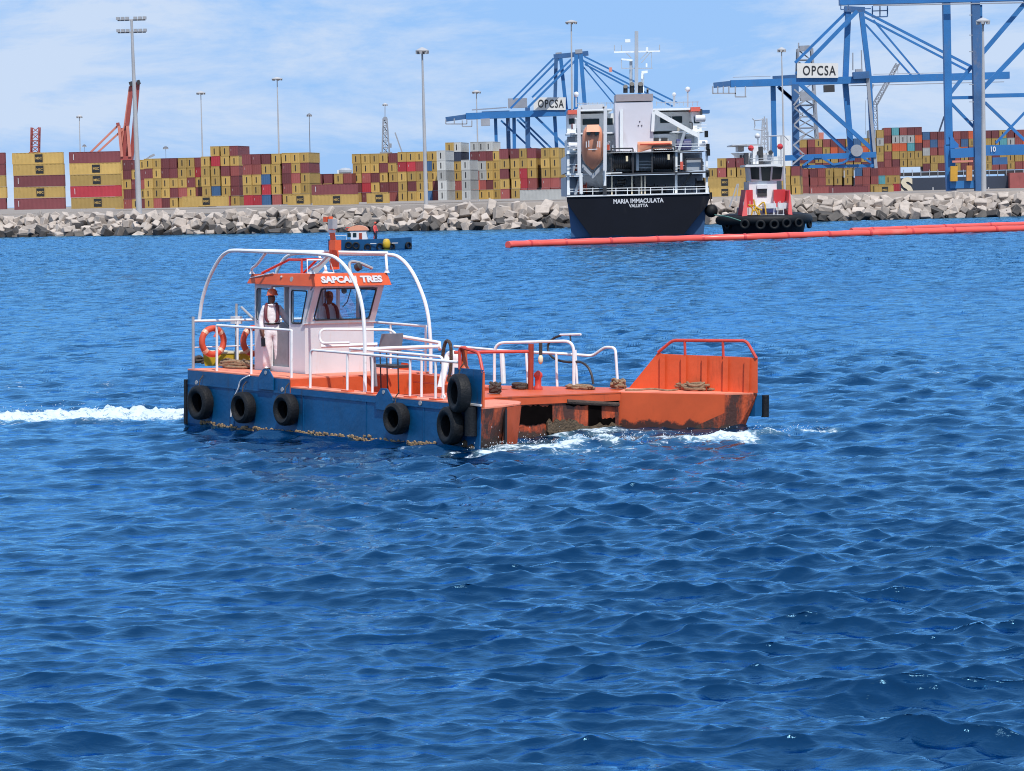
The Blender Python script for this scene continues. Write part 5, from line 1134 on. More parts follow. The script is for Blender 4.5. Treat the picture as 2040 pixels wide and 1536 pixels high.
# hull: transom section swept forward
def sec(pts, yy, zb=None): return [Vector((T(x, y).x, yy, T(x, y).z)) for x, y in pts]
so = [(1129, 391), (1412, 385), (1413, 400), (1407, 430), (1402, 478), (1140, 484), (1136, 440), (1131, 405)]
A = sec(so, YT + 1.2); B_ = [tk0 + Vector((95 * tk0.x / YT, 95, 0)) + Vector(((v.x - tk0.x) * .55, 0, v.z)) for v in A]; n = len(A)
s = MB(); s.add(A + B_, [tuple(range(n)), tuple(range(n, 2 * n))[::-1]] + [(i, (i + 1) % n, n + (i + 1) % n, n + i) for i in range(n)]); hull = tp(s, 'hull', HBL)
ts = [(1129, 390), (1412, 384), (1413, 398), (1404, 415), (1385, 438), (1352, 480), (1188, 484), (1158, 445), (1137, 415), (1130, 402)]
s = MB(); s.slab([Vector((v.x, YT, v.z)) for v in sec(ts, YT)], (0, 1.19, 0)); tr = tp(s, 'transom', HB)
def tletters(txt, x0, x1, yc, hpx, bold=.03):
    a, b = T(x0, yc + (1271 - x0) * .0236 - (1271 - (x0 + x1) / 2) * .0236), T(x1, yc - (x1 - (x0 + x1) / 2) * .0236); c = (a + b) / 2; c.y = YT - .02
    o = text('stern_lettering', txt, hpx / 17.74, (b - a).length, frame(c, (1, 0, 0), (0, 0, 1)), M['white'], tr, bold=bold); return o
tletters('MARIA', 1222, 1253, 401, 9); tletters('IMMACULATA', 1256, 1322, 399.5, 9); tletters('VALLETTA', 1253, 1291, 409.5, 6.5); 
tbox(1129, 386, 1413, 390, -.15, 2, 'gunwale', SWH)
tbeam([(1131, 377), (1411, 371)], .07, 'rail', SWH, .3); tbeam([(1131, 382), (1411, 376)], .07, 'rail', SWH, .3)
for x in range(1135, 1412, 23): tbeam([(x, 388), (x, 374)], .08, 'stanchion', SWH, .3)
# superstructure tiers
tbox(1132, 345, 1410, 392, 8, 40, 'house_tier', SGR); tbox(1132, 301, 1410, 343, 9, 40, 'house_tier', SWH); tbox(1140, 262, 1402, 300, 10, 40, 'house_tier', SWH); tbox(1147, 216, 1398, 261, 11, 30, 'bridge', SWH)
for y in (343, 300): tbox(1130, y, 1240 if y == 343 else 1412, y + 6, 1, 10, 'deck_edge', SWH)
tbox(1218, 341, 1412, 348, .2, 10, 'boat_deck', M['dark'])
tbox(1130, 261, 1226, 266, 5, 11, 'deck_edge', SWH); tbox(1345, 258, 1412, 262, 5, 11, 'deck_edge', SWH)
tbox(1148, 212, 1226, 217, 8, 30, 'bridge_roof', SWH); tbox(1303, 210, 1398, 216, 8, 30, 'bridge_roof', SWH)
tbox(1134, 215, 1153, 224, 7, 14, 'wing_roof', CORAL); tbox(1385, 209, 1404, 218, 7, 14, 'wing_roof', CORAL)
tbox(1133, 224, 1150, 262, 8, 13, 'bridge_wing', SWH); tbox(1388, 218, 1407, 262, 8, 13, 'bridge_wing', SWH)
tbox(1404, 213, 1408, 225, 7, 8, 'side_lamp', M['dark']); tbox(1408, 215, 1423, 222, 7, 9, 'awning', CBD)
for x0, y0, x1, y1, d in [(1166, 231, 1200, 244, 10.9), (1213, 230, 1228, 244, 10.9), (1326, 227, 1348, 240, 10.9), (1351, 226, 1371, 240, 10.9), (1137, 232, 1148, 244, 7.9), (1392, 228, 1403, 242, 7.9)]: tbox(x0, y0, x1, y1, d, d + .2, 'window', SGL)
for x0, y0, x1, y1 in [(1134, 268, 1150, 285), (1376, 268, 1395, 284), (1362, 262, 1378, 285)]: tbox(x0, y0, x1, y1, 9.8, 10.2, 'opening', SGR)
for x0, y0, x1, y1 in [(1134, 310, 1152, 340), (1300, 305, 1346, 340), (1376, 307, 1405, 338), (1134, 352, 1150, 386)]: tbox(x0, y0, x1, y1, 8.8 if y0 < 345 else 7.8, 9.3, 'recess', SGR)
for x, y0, y1 in [(1132, 300, 388), (1152, 268, 300), (1408, 300, 386), (1392, 262, 300), (1347, 300, 388), (1259, 350, 388), (1278, 350, 387), (1285, 350, 387), (1219, 350, 388)]: tbeam([(x, y0), (x, y1)], .28 if x in (1132, 1408, 1347) else .16, 'pillar', SCR if 1215 < x < 1300 else SWH, 1.5)
# funnel and exhausts
tbox(1230, 200, 1304, 302, 4, 9, 'funnel', FUN); tbox(1229.5, 184, 1304.5, 200, 3.9, 9.1, 'funnel_cap', FUNC)
tbeam([(1238, 218), (1238, 300)], .35, 'vent_pipe', SWH, 3.7); tbeam([(1302, 222), (1300, 262)], .35, 'vent_pipe', SWH, 3.7)
for x, r, h in [(1246, .26, 10), (1259, .27, 15), (1276, .3, 15), (1290, .12, 5)]:
    a, b = T(x, 185, 6), T(x, 185 - h, 6); tp(MB().tube([a, b, b + Vector((0, -.25, .15))], r, 10), 'exhaust', M['black'], smooth=True)
for x, y in [(1275, 248), (1282, 248), (1278, 240)]: tbox(x - 1, y - 1, x + 1, y + 1, 3.9, 4.0, 'funnel_mark', M['dark'])
# main mast
s = MB(); a, b = T(1268, 185, 22), T(1268, 62, 22); s.beam(a, b, .42, .4); mm = tp(s, 'mast', SGR)
tbeam([(1257, 185), (1257, 120)], .35, 'mast_leg', SGR, 23); tbeam([(1280, 185), (1280, 145)], .35, 'mast_leg', SWH, 23)
for p, q, w_ in [((1223, 104), (1315, 102), .18), ((1238, 118), (1260, 120), .2), ((1238, 136), (1300, 136), .1), ((1224, 90), (1224, 104), .1), ((1314, 89), (1314, 102), .12), ((1238, 90), (1238, 104), .08), ((1289, 94), (1289, 103), .25), ((1248, 106), (1258, 116), .1), ((1296, 104), (1278, 125), .1), ((1290, 104), (1276, 118), .1), ((1288, 126), (1288, 134), .2), ((1278, 144), (1290, 143), .3), ((1238, 118), (1238, 136), .08), ((1298, 103), (1298, 136), .06)]: tbeam([p, q], w_, 'yard_arm', SGR if w_ < .15 else SWH, 22)
tbox(1262, 56, 1273, 63, 21.8, 22.4, 'mast_top', SWH)
tbox(1228, 116, 1234, 126, 22, 22.3, 'day_shape', CRP)
for x, y in [(1148, 188), (1370, 178)]:
    c = T(x, y, 12); tp(MB().ball(c, .32, 10), 'radome', M['white'], smooth=True); tbeam([(x, y + 5), (x, 213)], .18, 'radome_post', SGR, 12)
tbeam([(1343, 190), (1343, 212)], .25, 'roof_post', SGR, 12); tp(MB().ball(T(1343, 188, 12), .25, 8), 'radome', M['white'], smooth=True)
tbeam([(1306, 205), (1392, 203)], .08, 'roof_rail', SGR, 9); tbeam([(1150, 206), (1226, 205)], .08, 'roof_rail', SGR, 9)
for x in range(1154, 1226, 9): tbeam([(x, 213), (x, 204)], .07, 'roof_stanchion', SGR, 9)
for x in range(1308, 1394, 9): tbeam([(x, 211), (x, 202)], .07, 'roof_stanchion', SGR, 9)
tbeam([(1304, 222), (1375, 262), (1392, 270)], .5, 'stairway', SWH, 5); tbox(1360, 240, 1364, 262, 9.5, 10, 'light_strip', SCR)
for x0, x1 in [(1310, 1322), (1327, 1340)]: tbox(x0, 271, x1, 281, 9.7, 10, 'louvre', M['dark'])
# hose reels in their frames
for nm, x0, x1, y0, y1 in [('a', 1221, 1257, 300, 338), ('b', 1302, 1340, 297, 338)]:
    e = empty('hose_reel'); e.parent = tank; e.matrix_local = Matrix()
    xc = (x0 + x1) / 2; a, b = T(x0, (y0 + y1) / 2, 2.5), T(x1, (y0 + y1) / 2, 2.5); r = (y1 - y0) / 2 / 17.7
    ax = (b - a).normalized(); L_ = (b - a).length
    pr = [(r * .5, 0)]
    for k in range(9): pr += [(r * .93, L_ * (k + .15) / 9), (r, L_ * (k + .5) / 9), (r * .93, L_ * (k + .85) / 9)]
    pr += [(r * .5, L_)]
    def rp(mb, nm_, mt_, sm=False):
        o = mb.build(nm_, mt_, e, sm); o.matrix_local = ti
    rp(MB().lathe(pr, a, ax, 20), 'hose_windings', HOSE, True)
    for t in (0, 1): rp(MB().lathe([(r * 1.05, -.05), (r * 1.05, .05)], a.lerp(b, t), ax, 20), 'flange', HOSE)
    s = MB()
    for x in (x0 - 3, x1 + 4): s.beam(T(x, y0 - 4, 1.4), T(x, 346, 1.4), .16)
    s.beam(T(x0 - 3, y0 - 4, 1.4), T(x1 + 4, y0 - 4.5, 1.4), .16); rp(s, 'reel_frame', M['dark'])
    aa = T(x1 - 8, y0 + 16, 1.0); rp(MB().box(aa.x - .12, aa.x + .12, aa.y - .05, aa.y + .05, aa.z - .3, aa.z + .3), 'reel_plate', M['cream'])
tbox(1270, 300, 1300, 340, 4, 8, 'winch_house', SGR)
for y in (322, 328, 334): tbeam([(1272, y), (1299, y)], .16, 'step', SWH, 3.5)
tbeam([(1270, 288), (1270, 340)], .3, 'crane_post', SWH, 2.5)
# deck gear behind the stern rail
for x, y, r in [(1160, 372, .9), (1172, 380, .55), (1234, 375, .55), (1238, 362, .35), (1222, 381, .5), (1252, 380, .5), (1270, 372, .55), (1296, 377, .6), (1306, 380, .5), (1318, 377, .5), (1395, 368, .8), (1404, 380, .5), (1202, 380, .4)]:
    c = T(x, y, 3); tp(MB().lathe([(r, -.5), (r, -.4), (r * .6, -.38), (r * .6, .38), (r, .4), (r, .5)], c, (1, 0, .05), 14), 'winch_drum', M['redpost'] if x == 1160 else M['dark'])
tbeam([(1160, 343), (1192, 388)], .3, 'prop', M['dark'], 3); tbeam([(1377, 345), (1355, 380)], .25, 'prop', M['dark'], 3)
tbox(1268, 352, 1278, 388, 2.5, 3.5, 'bitt_casing', M['dark'])
tbox(1366, 318, 1400, 340, 1.0, 1.6, 'generator_frame', SGR); tbeam([(1366, 340), (1366, 317), (1398, 316), (1398, 339)], .2, 'generator_hoop', M['dark'], .6)
c = T(1362, 288, 3); tp(MB().lathe([(.3, -.9), (.62, -.8), (.62, .8), (.3, .9)], c, (1, 0, 0), 14), 'raft_canister', M['bluebox'], smooth=True)
for x, y in [(1142, 290), (1400, 286), (1395, 236)]: tp(MB().lathe([(.25, -.6), (.4, -.5), (.4, .5), (.25, .6)], T(x, y, 3), (1, 0, 0), 12), 'raft_canister', M['white'], smooth=True)
for x, y in [(1409, 266), (1412, 292), (1413, 303), (1412, 345)]: tbox(x - 3, y - 6, x + 3, y + 7, 1, 2, 'fender_pad', M['rubber'])
tbeam([(1357, 305), (1357, 322)], .25, 'ensign_staff', SWH, 1.2); tbeam([(1358, 322), (1358, 338)], .32, 'ensign', CORAL, 1.2)
rt_ = random.Random(9)
for i in range(46):      # pipes, lockers, vents and floodlights crowding the after decks
    x, y = rt_.choice([(rt_.uniform(1134, 1152), rt_.choice([255, 298, 340])), (rt_.uniform(1345, 1408), rt_.choice([258, 298, 340])), (rt_.uniform(1208, 1228), rt_.choice([298, 340])), (rt_.uniform(1212, 1400), 387)])
    h_ = rt_.uniform(5, 14); w2 = rt_.uniform(1.5, 5)
    if rt_.random() < .5: tbox(x, y - h_, x + w2, y, 3 + rt_.random() * 3, 7, 'deck_locker', rt_.choice([SWH, SGR, M['dark'], SCR, M['redpost']]))
    else: tbeam([(x, y), (x, y - h_ - 5), (x + rt_.uniform(-8, 8), y - h_ - 6)], .14, 'deck_pipe', rt_.choice([SWH, SGR, M['dark']]), 3 + rt_.random() * 3)
for y0_, y1_, xa_, xb_ in ((292, 288, 1130, 1150), (335, 331, 1130, 1152), (292, 290, 1345, 1411), (335, 333, 1346, 1411), (254, 252, 1385, 1408)):
    tbeam([(xa_, y0_), (xb_, y0_ - .5)], .07, 'rail', SWH, 1.2); tbeam([(xa_, y1_ - 3), (xb_, y1_ - 3.5)], .07, 'rail', SWH, 1.2)
for x, y0_, y1_ in ((1140, 300, 345), (1352, 262, 300), (1146, 345, 388)): tbeam([(x, y1_), (x + 12, y0_)], .3, 'ladder', SGR, 2)
# fender balls hanging at the quarter
fe = empty('hanging_fender', T(1417, 420, 1), 'round dark fender hanging by a line from the tanker quarter', 'fender'); fi = Matrix.Translation(-T(1417, 420, 1))
o = MB().ball(T(1417, 420, 1), .75, 14).build('fender_ball', M['rubber'], fe, True); o.matrix_local = fi; o = MB().tube([T(1417, 408, 1), T(1414, 388, 1)], .06, 6).build('line', M['ropedark'], fe); o.matrix_local = fi
tbox(1412, 383, 1420, 397, 1, 2, 'fender_pad', M['rubber'])
# white lifeboat gantry
s = MB(); gp = [T(1154, 345, -1), T(1153, 216, -1), T(1158, 213, -1), T(1204, 212, -1), T(1206, 216, -1), T(1205, 340, -1)]
for p, q in zip(gp, gp[1:]): s.beam(p, q, .38, .5)
tp(s, 'lifeboat_gantry', M['white']); tbeam([(1157, 345), (1158, 386)], .35, 'gantry_foot', SWH, 0); tbeam([(1205, 340), (1205, 372)], .3, 'gantry_foot', SWH, 0); tbeam([(1205, 370), (1205, 388)], .4, 'gantry_foot', M['dark'], 0)
s = MB(); s.slab([T(1162, 336, .2), T(1181, 340, .2), T(1203, 334, .2), T(1203, 386, 4), T(1162, 388, 4)], (0, .3, 0)); tp(s, 'launch_ramp', SGR)
s = MB(); s.slab([T(1160, 325, .1), T(1181, 347, .1), T(1203, 323, .1), T(1203, 332, .1), T(1181, 356, .1), T(1160, 334, .1)], (0, .4, 0)); tp(s, 'ramp_cradle', SGR)
# free-fall lifeboat: pointed bow down, canopy on top (own thing)
lc = T(1181, 290, -1); lbE = empty('lifeboat', lc, 'enclosed orange free fall lifeboat hanging bow down in the white gantry', 'lifeboat'); li = Matrix.Translation(-lc)
s = MB(); n = 18; rings = []
for x, y, w_, d in [(1181, 338, 2, .1), (1181, 328, 13, .55), (1181, 318, 19.5, .85), (1181, 304, 22.5, 1.05), (1181, 285, 22.5, 1.1), (1181, 270, 21.5, 1.05), (1181, 258, 18, .9), (1181, 252, 14, .6)]:
    c = T(x, y, .0); rings.append([Vector((c.x + w_ / 17.74 * math.cos(a) * (1 if True else 0), c.y - d * max(-.3, math.sin(a)) - (330 - y) * .012 + .6, c.z)) for a in [2 * math.pi * k / n for k in range(n)]])
v = [p for r in rings for p in r]; f = [(i * n + k, i * n + (k + 1) % n, (i + 1) * n + (k + 1) % n, (i + 1) * n + k) for i in range(len(rings) - 1) for k in range(n)] + [tuple(range(n))[::-1], tuple(range((len(rings) - 1) * n, len(rings) * n))]
s.add(v, f); o = s.build('hull', LBO, lbE, True); o.matrix_local = li
a, b = T(1168, 263, -1.6), T(1195, 248, -1.6); s = MB(); s.hexa([(a.x, YT - 1.6, a.z), (b.x, YT - 1.6, a.z), (b.x, YT - .2, a.z), (a.x, YT - .2, a.z), (a.x + .1, YT - 1.3, b.z), (b.x - .1, YT - 1.3, b.z), (b.x - .1, YT - .2, b.z), (a.x + .1, YT - .2, b.z)]); o = s.build('canopy', LBO, lbE); o.matrix_local = li
for x in (1172, 1188):
    o = MB().box(T(x - 3.5, 268).x, T(x + 3.5, 268).x, YT - 1.9, YT - 1.0, T(x, 269.5).z, T(x, 264).z).build('window', SGL, lbE); o.matrix_local = li
for pts in [[(1168, 294), (1168, 282)], [(1173, 293), (1173, 280)], [(1191, 293), (1191, 281)], [(1195, 294), (1195, 281)], [(1172, 298), (1190, 297)]]:
    s = MB(); s.beam(T(*pts[0], -1.75), T(*pts[1], -1.75), .09); o = s.build('grab_bar', M['white'], lbE); o.matrix_local = li
# rescue boat above the right reel
rb = T(1305, 290, 2.2); rbE = empty('rescue_boat', rb, 'open orange rescue boat stowed above the right hose reel', 'rescue boat'); ri = Matrix.Translation(-rb)
s = MB(); rings = []; n = 10
for t, hw, zb in [(0, .1, .3), (.12, .5, .05), (.35, .85, -.2), (.7, .9, -.25), (1, .8, -.2)]:
    x = T(1270, 286, 2.2).x + (T(1338, 284, 2.2).x - T(1270, 286, 2.2).x) * t; z = T(1305, 288, 2.2).z
    rings.append([Vector((x, YT + 2.2 + hw * math.cos(a), z + (.38 if math.sin(a) > 0 else .75 + zb) * math.sin(a))) for a in [2 * math.pi * k / n for k in range(n)]])
v = [p for r in rings for p in r]; f = [(i * n + k, i * n + (k + 1) % n, (i + 1) * n + (k + 1) % n, (i + 1) * n + k) for i in range(len(rings) - 1) for k in range(n)] + [tuple(range(n))[::-1], tuple(range((len(rings) - 1) * n, len(rings) * n))]
s.add(v, f); o = s.build('hull', LBO, rbE, True); o.matrix_local = ri
o = MB().tube([T(1275, 288, 1.25), T(1336, 286, 1.25)], .1, 6).build('gunwale', M['lifered'], rbE, True); o.matrix_local = ri
o = MB().box(T(1333, 290).x, T(1337, 290).x, YT + 1.9, YT + 2.4, T(1333, 296).z, T(1333, 283).z).build('outboard_motor', M['black'], rbE); o.matrix_local = ri

# ------------------------------------------------------------------ harbour tug, bow on
YG = 305.
def G(x, y, dy=0.): return at(x, y, YG + dy)
TWH = mat('tug_white', (.72, .73, .74), .35, .06, .5, stain=(.5, .48, .46), amt=.3, sscale=(1, 1, .3)); TRD = mat('tug_red', (.55, .035, .04), .4, .1, .5); TGR = mat('tug_grey', (.40, .42, .45), .45, .1, .5)
g0 = G(1530, 462); g0.z = 0
tug = empty('tugboat', g0, 'white and red tugboat with black bow fender, moored right of the tanker', 'tugboat'); gi = Matrix.Translation(-g0)
def gp_(mb, name, mt, smooth=False):
    o = mb.build(name, mt, tug, smooth); o.matrix_local = gi; return o
def gbox(x0, y0, x1, y1, d0, d1, name, mt):
    a, b = G(x0, y1), G(x1, y0); return gp_(MB().box(a.x, b.x, YG + d0, YG + d1, a.z, b.z), name, mt)
def gbeam(pts, w_, name, mt, dy=0.):
    s = MB(); s.tube([G(*p, dy) for p in pts], w_ / 2, 6); return gp_(s, name, mt)
# hull: rounded bow in plan
s = MB(); n = 20; c = G(1531, 462); hw = (G(1620, 450).x - G(1443, 450).x) / 2; zt_ = G(1531, 428).z
pl_ = [(c.x - hw * math.cos(math.pi * k / n), YG + 6 - 6.5 * math.sin(math.pi * k / n) ** .7) for k in range(n + 1)]
kx = 22 * c.x / YG + .25; pl_ = [(pl_[0][0] + kx + .8, YG + 28)] + pl_ + [(pl_[-1][0] + kx - .8, YG + 28)]
pb_ = [(c.x + (x - c.x) * .86, YG + 28 if y > YG + 20 else y + 1.0) for x, y in pl_]
s.prism(pb_, -1, zt_, top=pl_); gp_(s, 'hull', HB)
s = MB(); s.prism([(c.x + (x - c.x) * .985, y + .05) for x, y in pb_[1:-1]] , .0, .28, top=[(c.x + (x - c.x) * .975, y + .02) for x, y in pb_[1:-1]]); gp_(s, 'boot_stripe', TRD)
# heavy fender roll and the tyres on it
s = MB(); s.tube([Vector((x, y - .12, zt_ - .55)) for x, y in pl_[1:-1]], .52, 10); gp_(s, 'bow_fender', M['rubber'], True)
ty = tyre_mesh(.55, .30, .35)
for i, px in enumerate((1484, 1514, 1541, 1566, 1592)):
    k = (px - 1443) / 177; xx = c.x - hw + 2 * hw * k; a = math.acos(max(-1, min(1, -(2 * k - 1)))); yy = YG + 6 - 6.5 * math.sin(a) ** .7
    o = inst('tyre_fender', ty); o.matrix_world = Matrix.Translation((xx, yy - .75, zt_ - .95 - (.1 if i in (1, 2) else 0))) @ Matrix.Rotation((k - .5) * 1.1, 4, 'Z'); tag(o, '%s tyre from the left on the tugboat bow fender' % NTH[i], 'tyre', 'tyres on the tugboat bow')
for i, (px, py) in enumerate([(1450, 447), (1461, 446), (1612, 445)]):
    o = inst('tyre_fender', ty); p = G(px, py, 2.5); o.matrix_world = Matrix.Translation(p) @ Matrix.Rotation((-1 if px < 1500 else 1) * 1.1, 4, 'Z'); tag(o, ['tyre at the far left shoulder of the tugboat', 'second tyre on the left shoulder of the tugboat', 'tyre on the right shoulder of the tugboat'][i], 'tyre', 'tyres on the tugboat bow')
# bulwarks, house, wheelhouse
for x0, x1, xi0, xi1 in [(1478, 1486, 1489, 1506), (1579, 1574, 1570, 1549)]:
    s = MB(); s.slab([G(x0, 432, 0), G(xi0, 432, 0), G((xi0 + x1) / 2, 380, 1), G(x1, 378, 1)], (0, 6, 0)); gp_(s, 'red_bulwark', TRD)
gbox(1489, 378, 1506, 415, 4, 8, 'red_casing', TRD); gbox(1549, 377, 1572, 414, 4, 8, 'red_casing', TRD)
gbox(1484, 412, 1576, 432, 3.5, 10, 'deck_house', TWH)
gbox(1501, 360, 1556, 412, 5, 12, 'house', TWH); gbox(1517, 376, 1536, 392, 4.9, 5, 'door', M['dark']); gbox(1516, 367, 1537, 376, 4.6, 5, 'lamp_panel', M['white'])
s = MB(); a, b, cc, d = G(1496, 361, 5), G(1560, 360, 5), G(1562, 332, 4.3), G(1493, 333, 4.3); s.slab([a, b, cc, d], (0, 6, 0)); gp_(s, 'wheelhouse', TWH)
for q in [[(1497, 357), (1513, 358), (1512, 334), (1495, 334)], [(1518, 360), (1534, 360), (1536, 333), (1516, 333)], [(1538, 358), (1556, 357), (1559, 333), (1540, 333)]]:
    s = MB(); s.slab([G(x, y, 4.95 - (360 - y) * .025 - .05) for x, y in q], (0, .1, 0)); gp_(s, 'wheelhouse_window', SGL)
gbox(1491, 326, 1563, 332, 3.8, 11, 'wheelhouse_roof', TWH)
gbox(1510, 288, 1521, 326, 6, 8, 'funnel', TWH); gbox(1494, 303, 1500, 326, 6, 8, 'exhaust', M['dark']); gbox(1521, 290, 1530, 326, 6, 7, 'mast_trunk', M['dark']); gbox(1531, 306, 1550, 320, 6, 8, 'fire_monitor', TGR)
gbox(1504, 302, 1554, 327, 7.5, 11, 'upper_house', TWH); gbox(1513, 318, 1524, 330, 7.2, 7.6, 'locker', M['dark'])
s = MB()
for k in range(6): s.beam(G(1515 + k * .8, 300 - k * 10, 9), G(1531 - k * .6, 292 - k * 10, 9), .12); s.beam(G(1531 - k * .6, 300 - k * 10, 9), G(1515 + k * .8, 292 - k * 10, 9), .12)
s.beam(G(1514, 326, 9), G(1520, 236, 9), .2); s.beam(G(1532, 326, 9), G(1527, 236, 9), .2); gp_(s, 'lattice_mast', TGR)
for x in (1498, 1506, 1540, 1552): gbeam([(x, 327), (x, 310)], .1, 'roof_stanchion', TGR, 4.5)
gbeam([(1494, 316), (1560, 314)], .08, 'roof_rail', TGR, 4.5); gbeam([(1494, 321), (1560, 319)], .08, 'roof_rail', TGR, 4.5)
for x in range(1482, 1580, 12): gbeam([(x, 412), (x, 400)], .08, 'deck_stanchion', TWH, 3)
for x, y in [(1496, 295), (1554, 292)]: gp_(MB().ball(G(x, y, 6), .35, 8), 'red_lamp', TRD, True)
for x, y in [(1512, 305), (1535, 304)]: gp_(MB().lathe([(.26, 0), (.26, .2)], G(x, y, 5.8), (0, -1, 0), 12), 'searchlight', M['dark'])
gp_(MB().ball(G(1509, 271, 7), .32, 10), 'radome', M['white'], True); gbeam([(1510, 277), (1510, 290)], .15, 'radome_post', TGR, 7)
for pts in [[(1523, 300), (1523, 232)], [(1499, 236), (1503, 240), (1522, 238)], [(1503, 240), (1504, 250), (1502, 258), (1525, 260)], [(1530, 300), (1530, 262)], [(1518, 272), (1562, 270), (1571, 280)], [(1556, 270), (1556, 330)], [(1488, 288), (1460, 290)]]: gbeam(pts, .14, 'mast_pipe', TGR, 7)
gbox(1524, 405, 1549, 416, 1.5, 3, 'winch_box', M['white']); gbox(1554, 404, 1575, 416, 1.5, 3, 'winch_box', M['white']); gbox(1522, 415, 1548, 424, 1.5, 3, 'winch', M['bluebox']); gbox(1514, 427, 1562, 434, -.4, .5, 'bow_rail_plate', M['white'])
s = MB(); s.add([], []); 
for i in range(6):
    a = G(1490 + random.uniform(0, 26), 392 + random.uniform(0, 30), 1.2); s.tube(spline([a, a + Vector((random.uniform(-.4, .8), 0, random.uniform(-.8, .5))), a + Vector((random.uniform(.2, 1.2), -.2, random.uniform(-1.4, -.3)))], 4), .09, 6)
gp_(s, 'yellow_rope_tackle', mat('tug_yellow', (.55, .32, .02), .7, .2, 2))
for x in (1541, 1549, 1560, 1480): gbeam([(x, 432), (x + 2, 402)], .08, 'bulwark_stay', M['white'], .6)
s = MB(); s.slab([G(1452, 412, 3), G(1468, 366, 3), G(1470, 366, 3), G(1455, 412, 3)], (0, .1, 0)); s.slab([G(1466, 400, 3), G(1470, 366, 3), G(1472, 366, 3), G(1468, 400, 3)], (0, .1, 0)); gp_(s, 'gangway', TGR)
s = MB(); s.tube(spline([G(1424, 428, 1), G(1450, 432, -1), G(1476, 440, -1.5)]), .06, 6); tag(s.build('mooring_line', mat('green_line', (.08, .22, .18), .7)), 'green mooring line between tanker and tugboat', 'rope')

# ------------------------------------------------------------------ white ship's bridge beyond, container ship at the right
YW = 1000.
def far_box(e, inv, x0, y0, x1, y1, Y, d, nm, mt):
    a, b = at(x0, y1, Y), at(x1, y0, Y); o = MB().box(a.x, b.x, Y, Y + d, a.z, b.z).build(nm, mt, e); o.matrix_local = inv; return o
b0 = at(1485, 340, YW); b0.z = 0; we = empty('offshore_ship', b0, 'pale offshore ship with flat helideck showing above the boxes left of the tug', 'ship'); wi = Matrix.Translation(-b0)
far_box(we, wi, 1472, 304, 1500, 345, YW, 20, 'house', SWH); far_box(we, wi, 1459, 287, 1515, 291, YW - 5, 25, 'helideck', TGR); far_box(we, wi, 1470, 291, 1482, 302, YW, 10, 'deck_support', TGR)
for x in (1474, 1480): far_box(we, wi, x, 309, x + 4, 315, YW - .5, .4, 'window', M['dark'])
s = MB(); s.slab([at(1457, 305, YW), at(1472, 316, YW), at(1472, 304, YW)], (0, 4, 0)); o = s.build('anchor_pocket', SWH, we); o.matrix_local = wi
far_box(we, wi, 1540, 270, 1575, 340, YW, 10, 'after_house', SWH)
b0 = at(685, 350, YW); b0.z = 0; we = empty('radar_house', b0, 'pale round topped structure showing in the low gap of the yard rows', 'structure'); wi = Matrix.Translation(-b0)
far_box(we, wi, 673, 338, 698, 370, YW, 6, 'base', SWH); o = MB().ball(at(688, 341, YW), 1.6, 10, (1.6, 1, .8)).build('dome', SGR, we, True); o.matrix_local = wi
YC = 960.
b0 = at(1900, 380, YC); b0.z = 0; cs = empty('container_ship', b0, 'dark navy container ship lying behind the quay at the right, with a pale letter S', 'ship'); ci = Matrix.Translation(-b0)
CSN = mat('container_ship_navy', (.030, .040, .065), .5, .15, .05)
far_box(cs, ci, 1790, 350, 2012, 400, YC, 25, 'hull', CSN); far_box(cs, ci, 1560, 352, 1791, 400, YC + 4, 25, 'hull', CSN); far_box(cs, ci, 1792, 337, 2100, 351, YC + 3, 25, 'lashing_bridge', M['dark'])
far_box(cs, ci, 2012, 342, 2110, 400, YC - 3, 10, 'rust_panels', CC['P'][1])
for x in range(1800, 2100, 17): far_box(cs, ci, x, 338, x + 1.2, 352, YC + 2.5, .5, 'stanchion', SGR)
a = at(1807, 372, YC - .3); text('hull_lettering', 'S', 6.6, 4.2, ci @ frame(a, (1, 0, 0), (0, 0, 1)), SCR, cs, bold=.05)
for x in (1858, 1969): far_box(cs, ci, x, 373, x + 1.6, 381, YC - .2, .1, 'draught_mark', M['white'])
rs_ = random.Random(3)
for i in range(30):
    x = 1600 + 15.2 * i; n = 4 if x < 1735 else 5
    cols = ''.join(rs_.choice('YYYYYMMMPPPOWBT' if k > 1 else 'YYYYMMP') for k in range(n))
    if 1805 < x < 1840: cols = cols[:3] + 'WO'[x > 1822] + 'M'
    mass_stack(x, 341 - (x - 1790) * .0236 - (4 if x < 1765 else (8 if x < 1840 else -2)), YC + 9, cols, R(90 - 4), 40)
me = bpy.data.meshes.new('stacked_containers'); me.from_pydata(MASS.v, [], MASS.f)
for k in MASS.keys: me.materials.append(CC[k][1])
me.polygons.foreach_set('material_index', MASS.m); me.update()
o = bpy.data.objects.new('stacked_containers', me); COL.objects.link(o); tag(o, 'mass of mixed containers on the low quay and aboard the far container ship', 'containers', None, 'stuff')

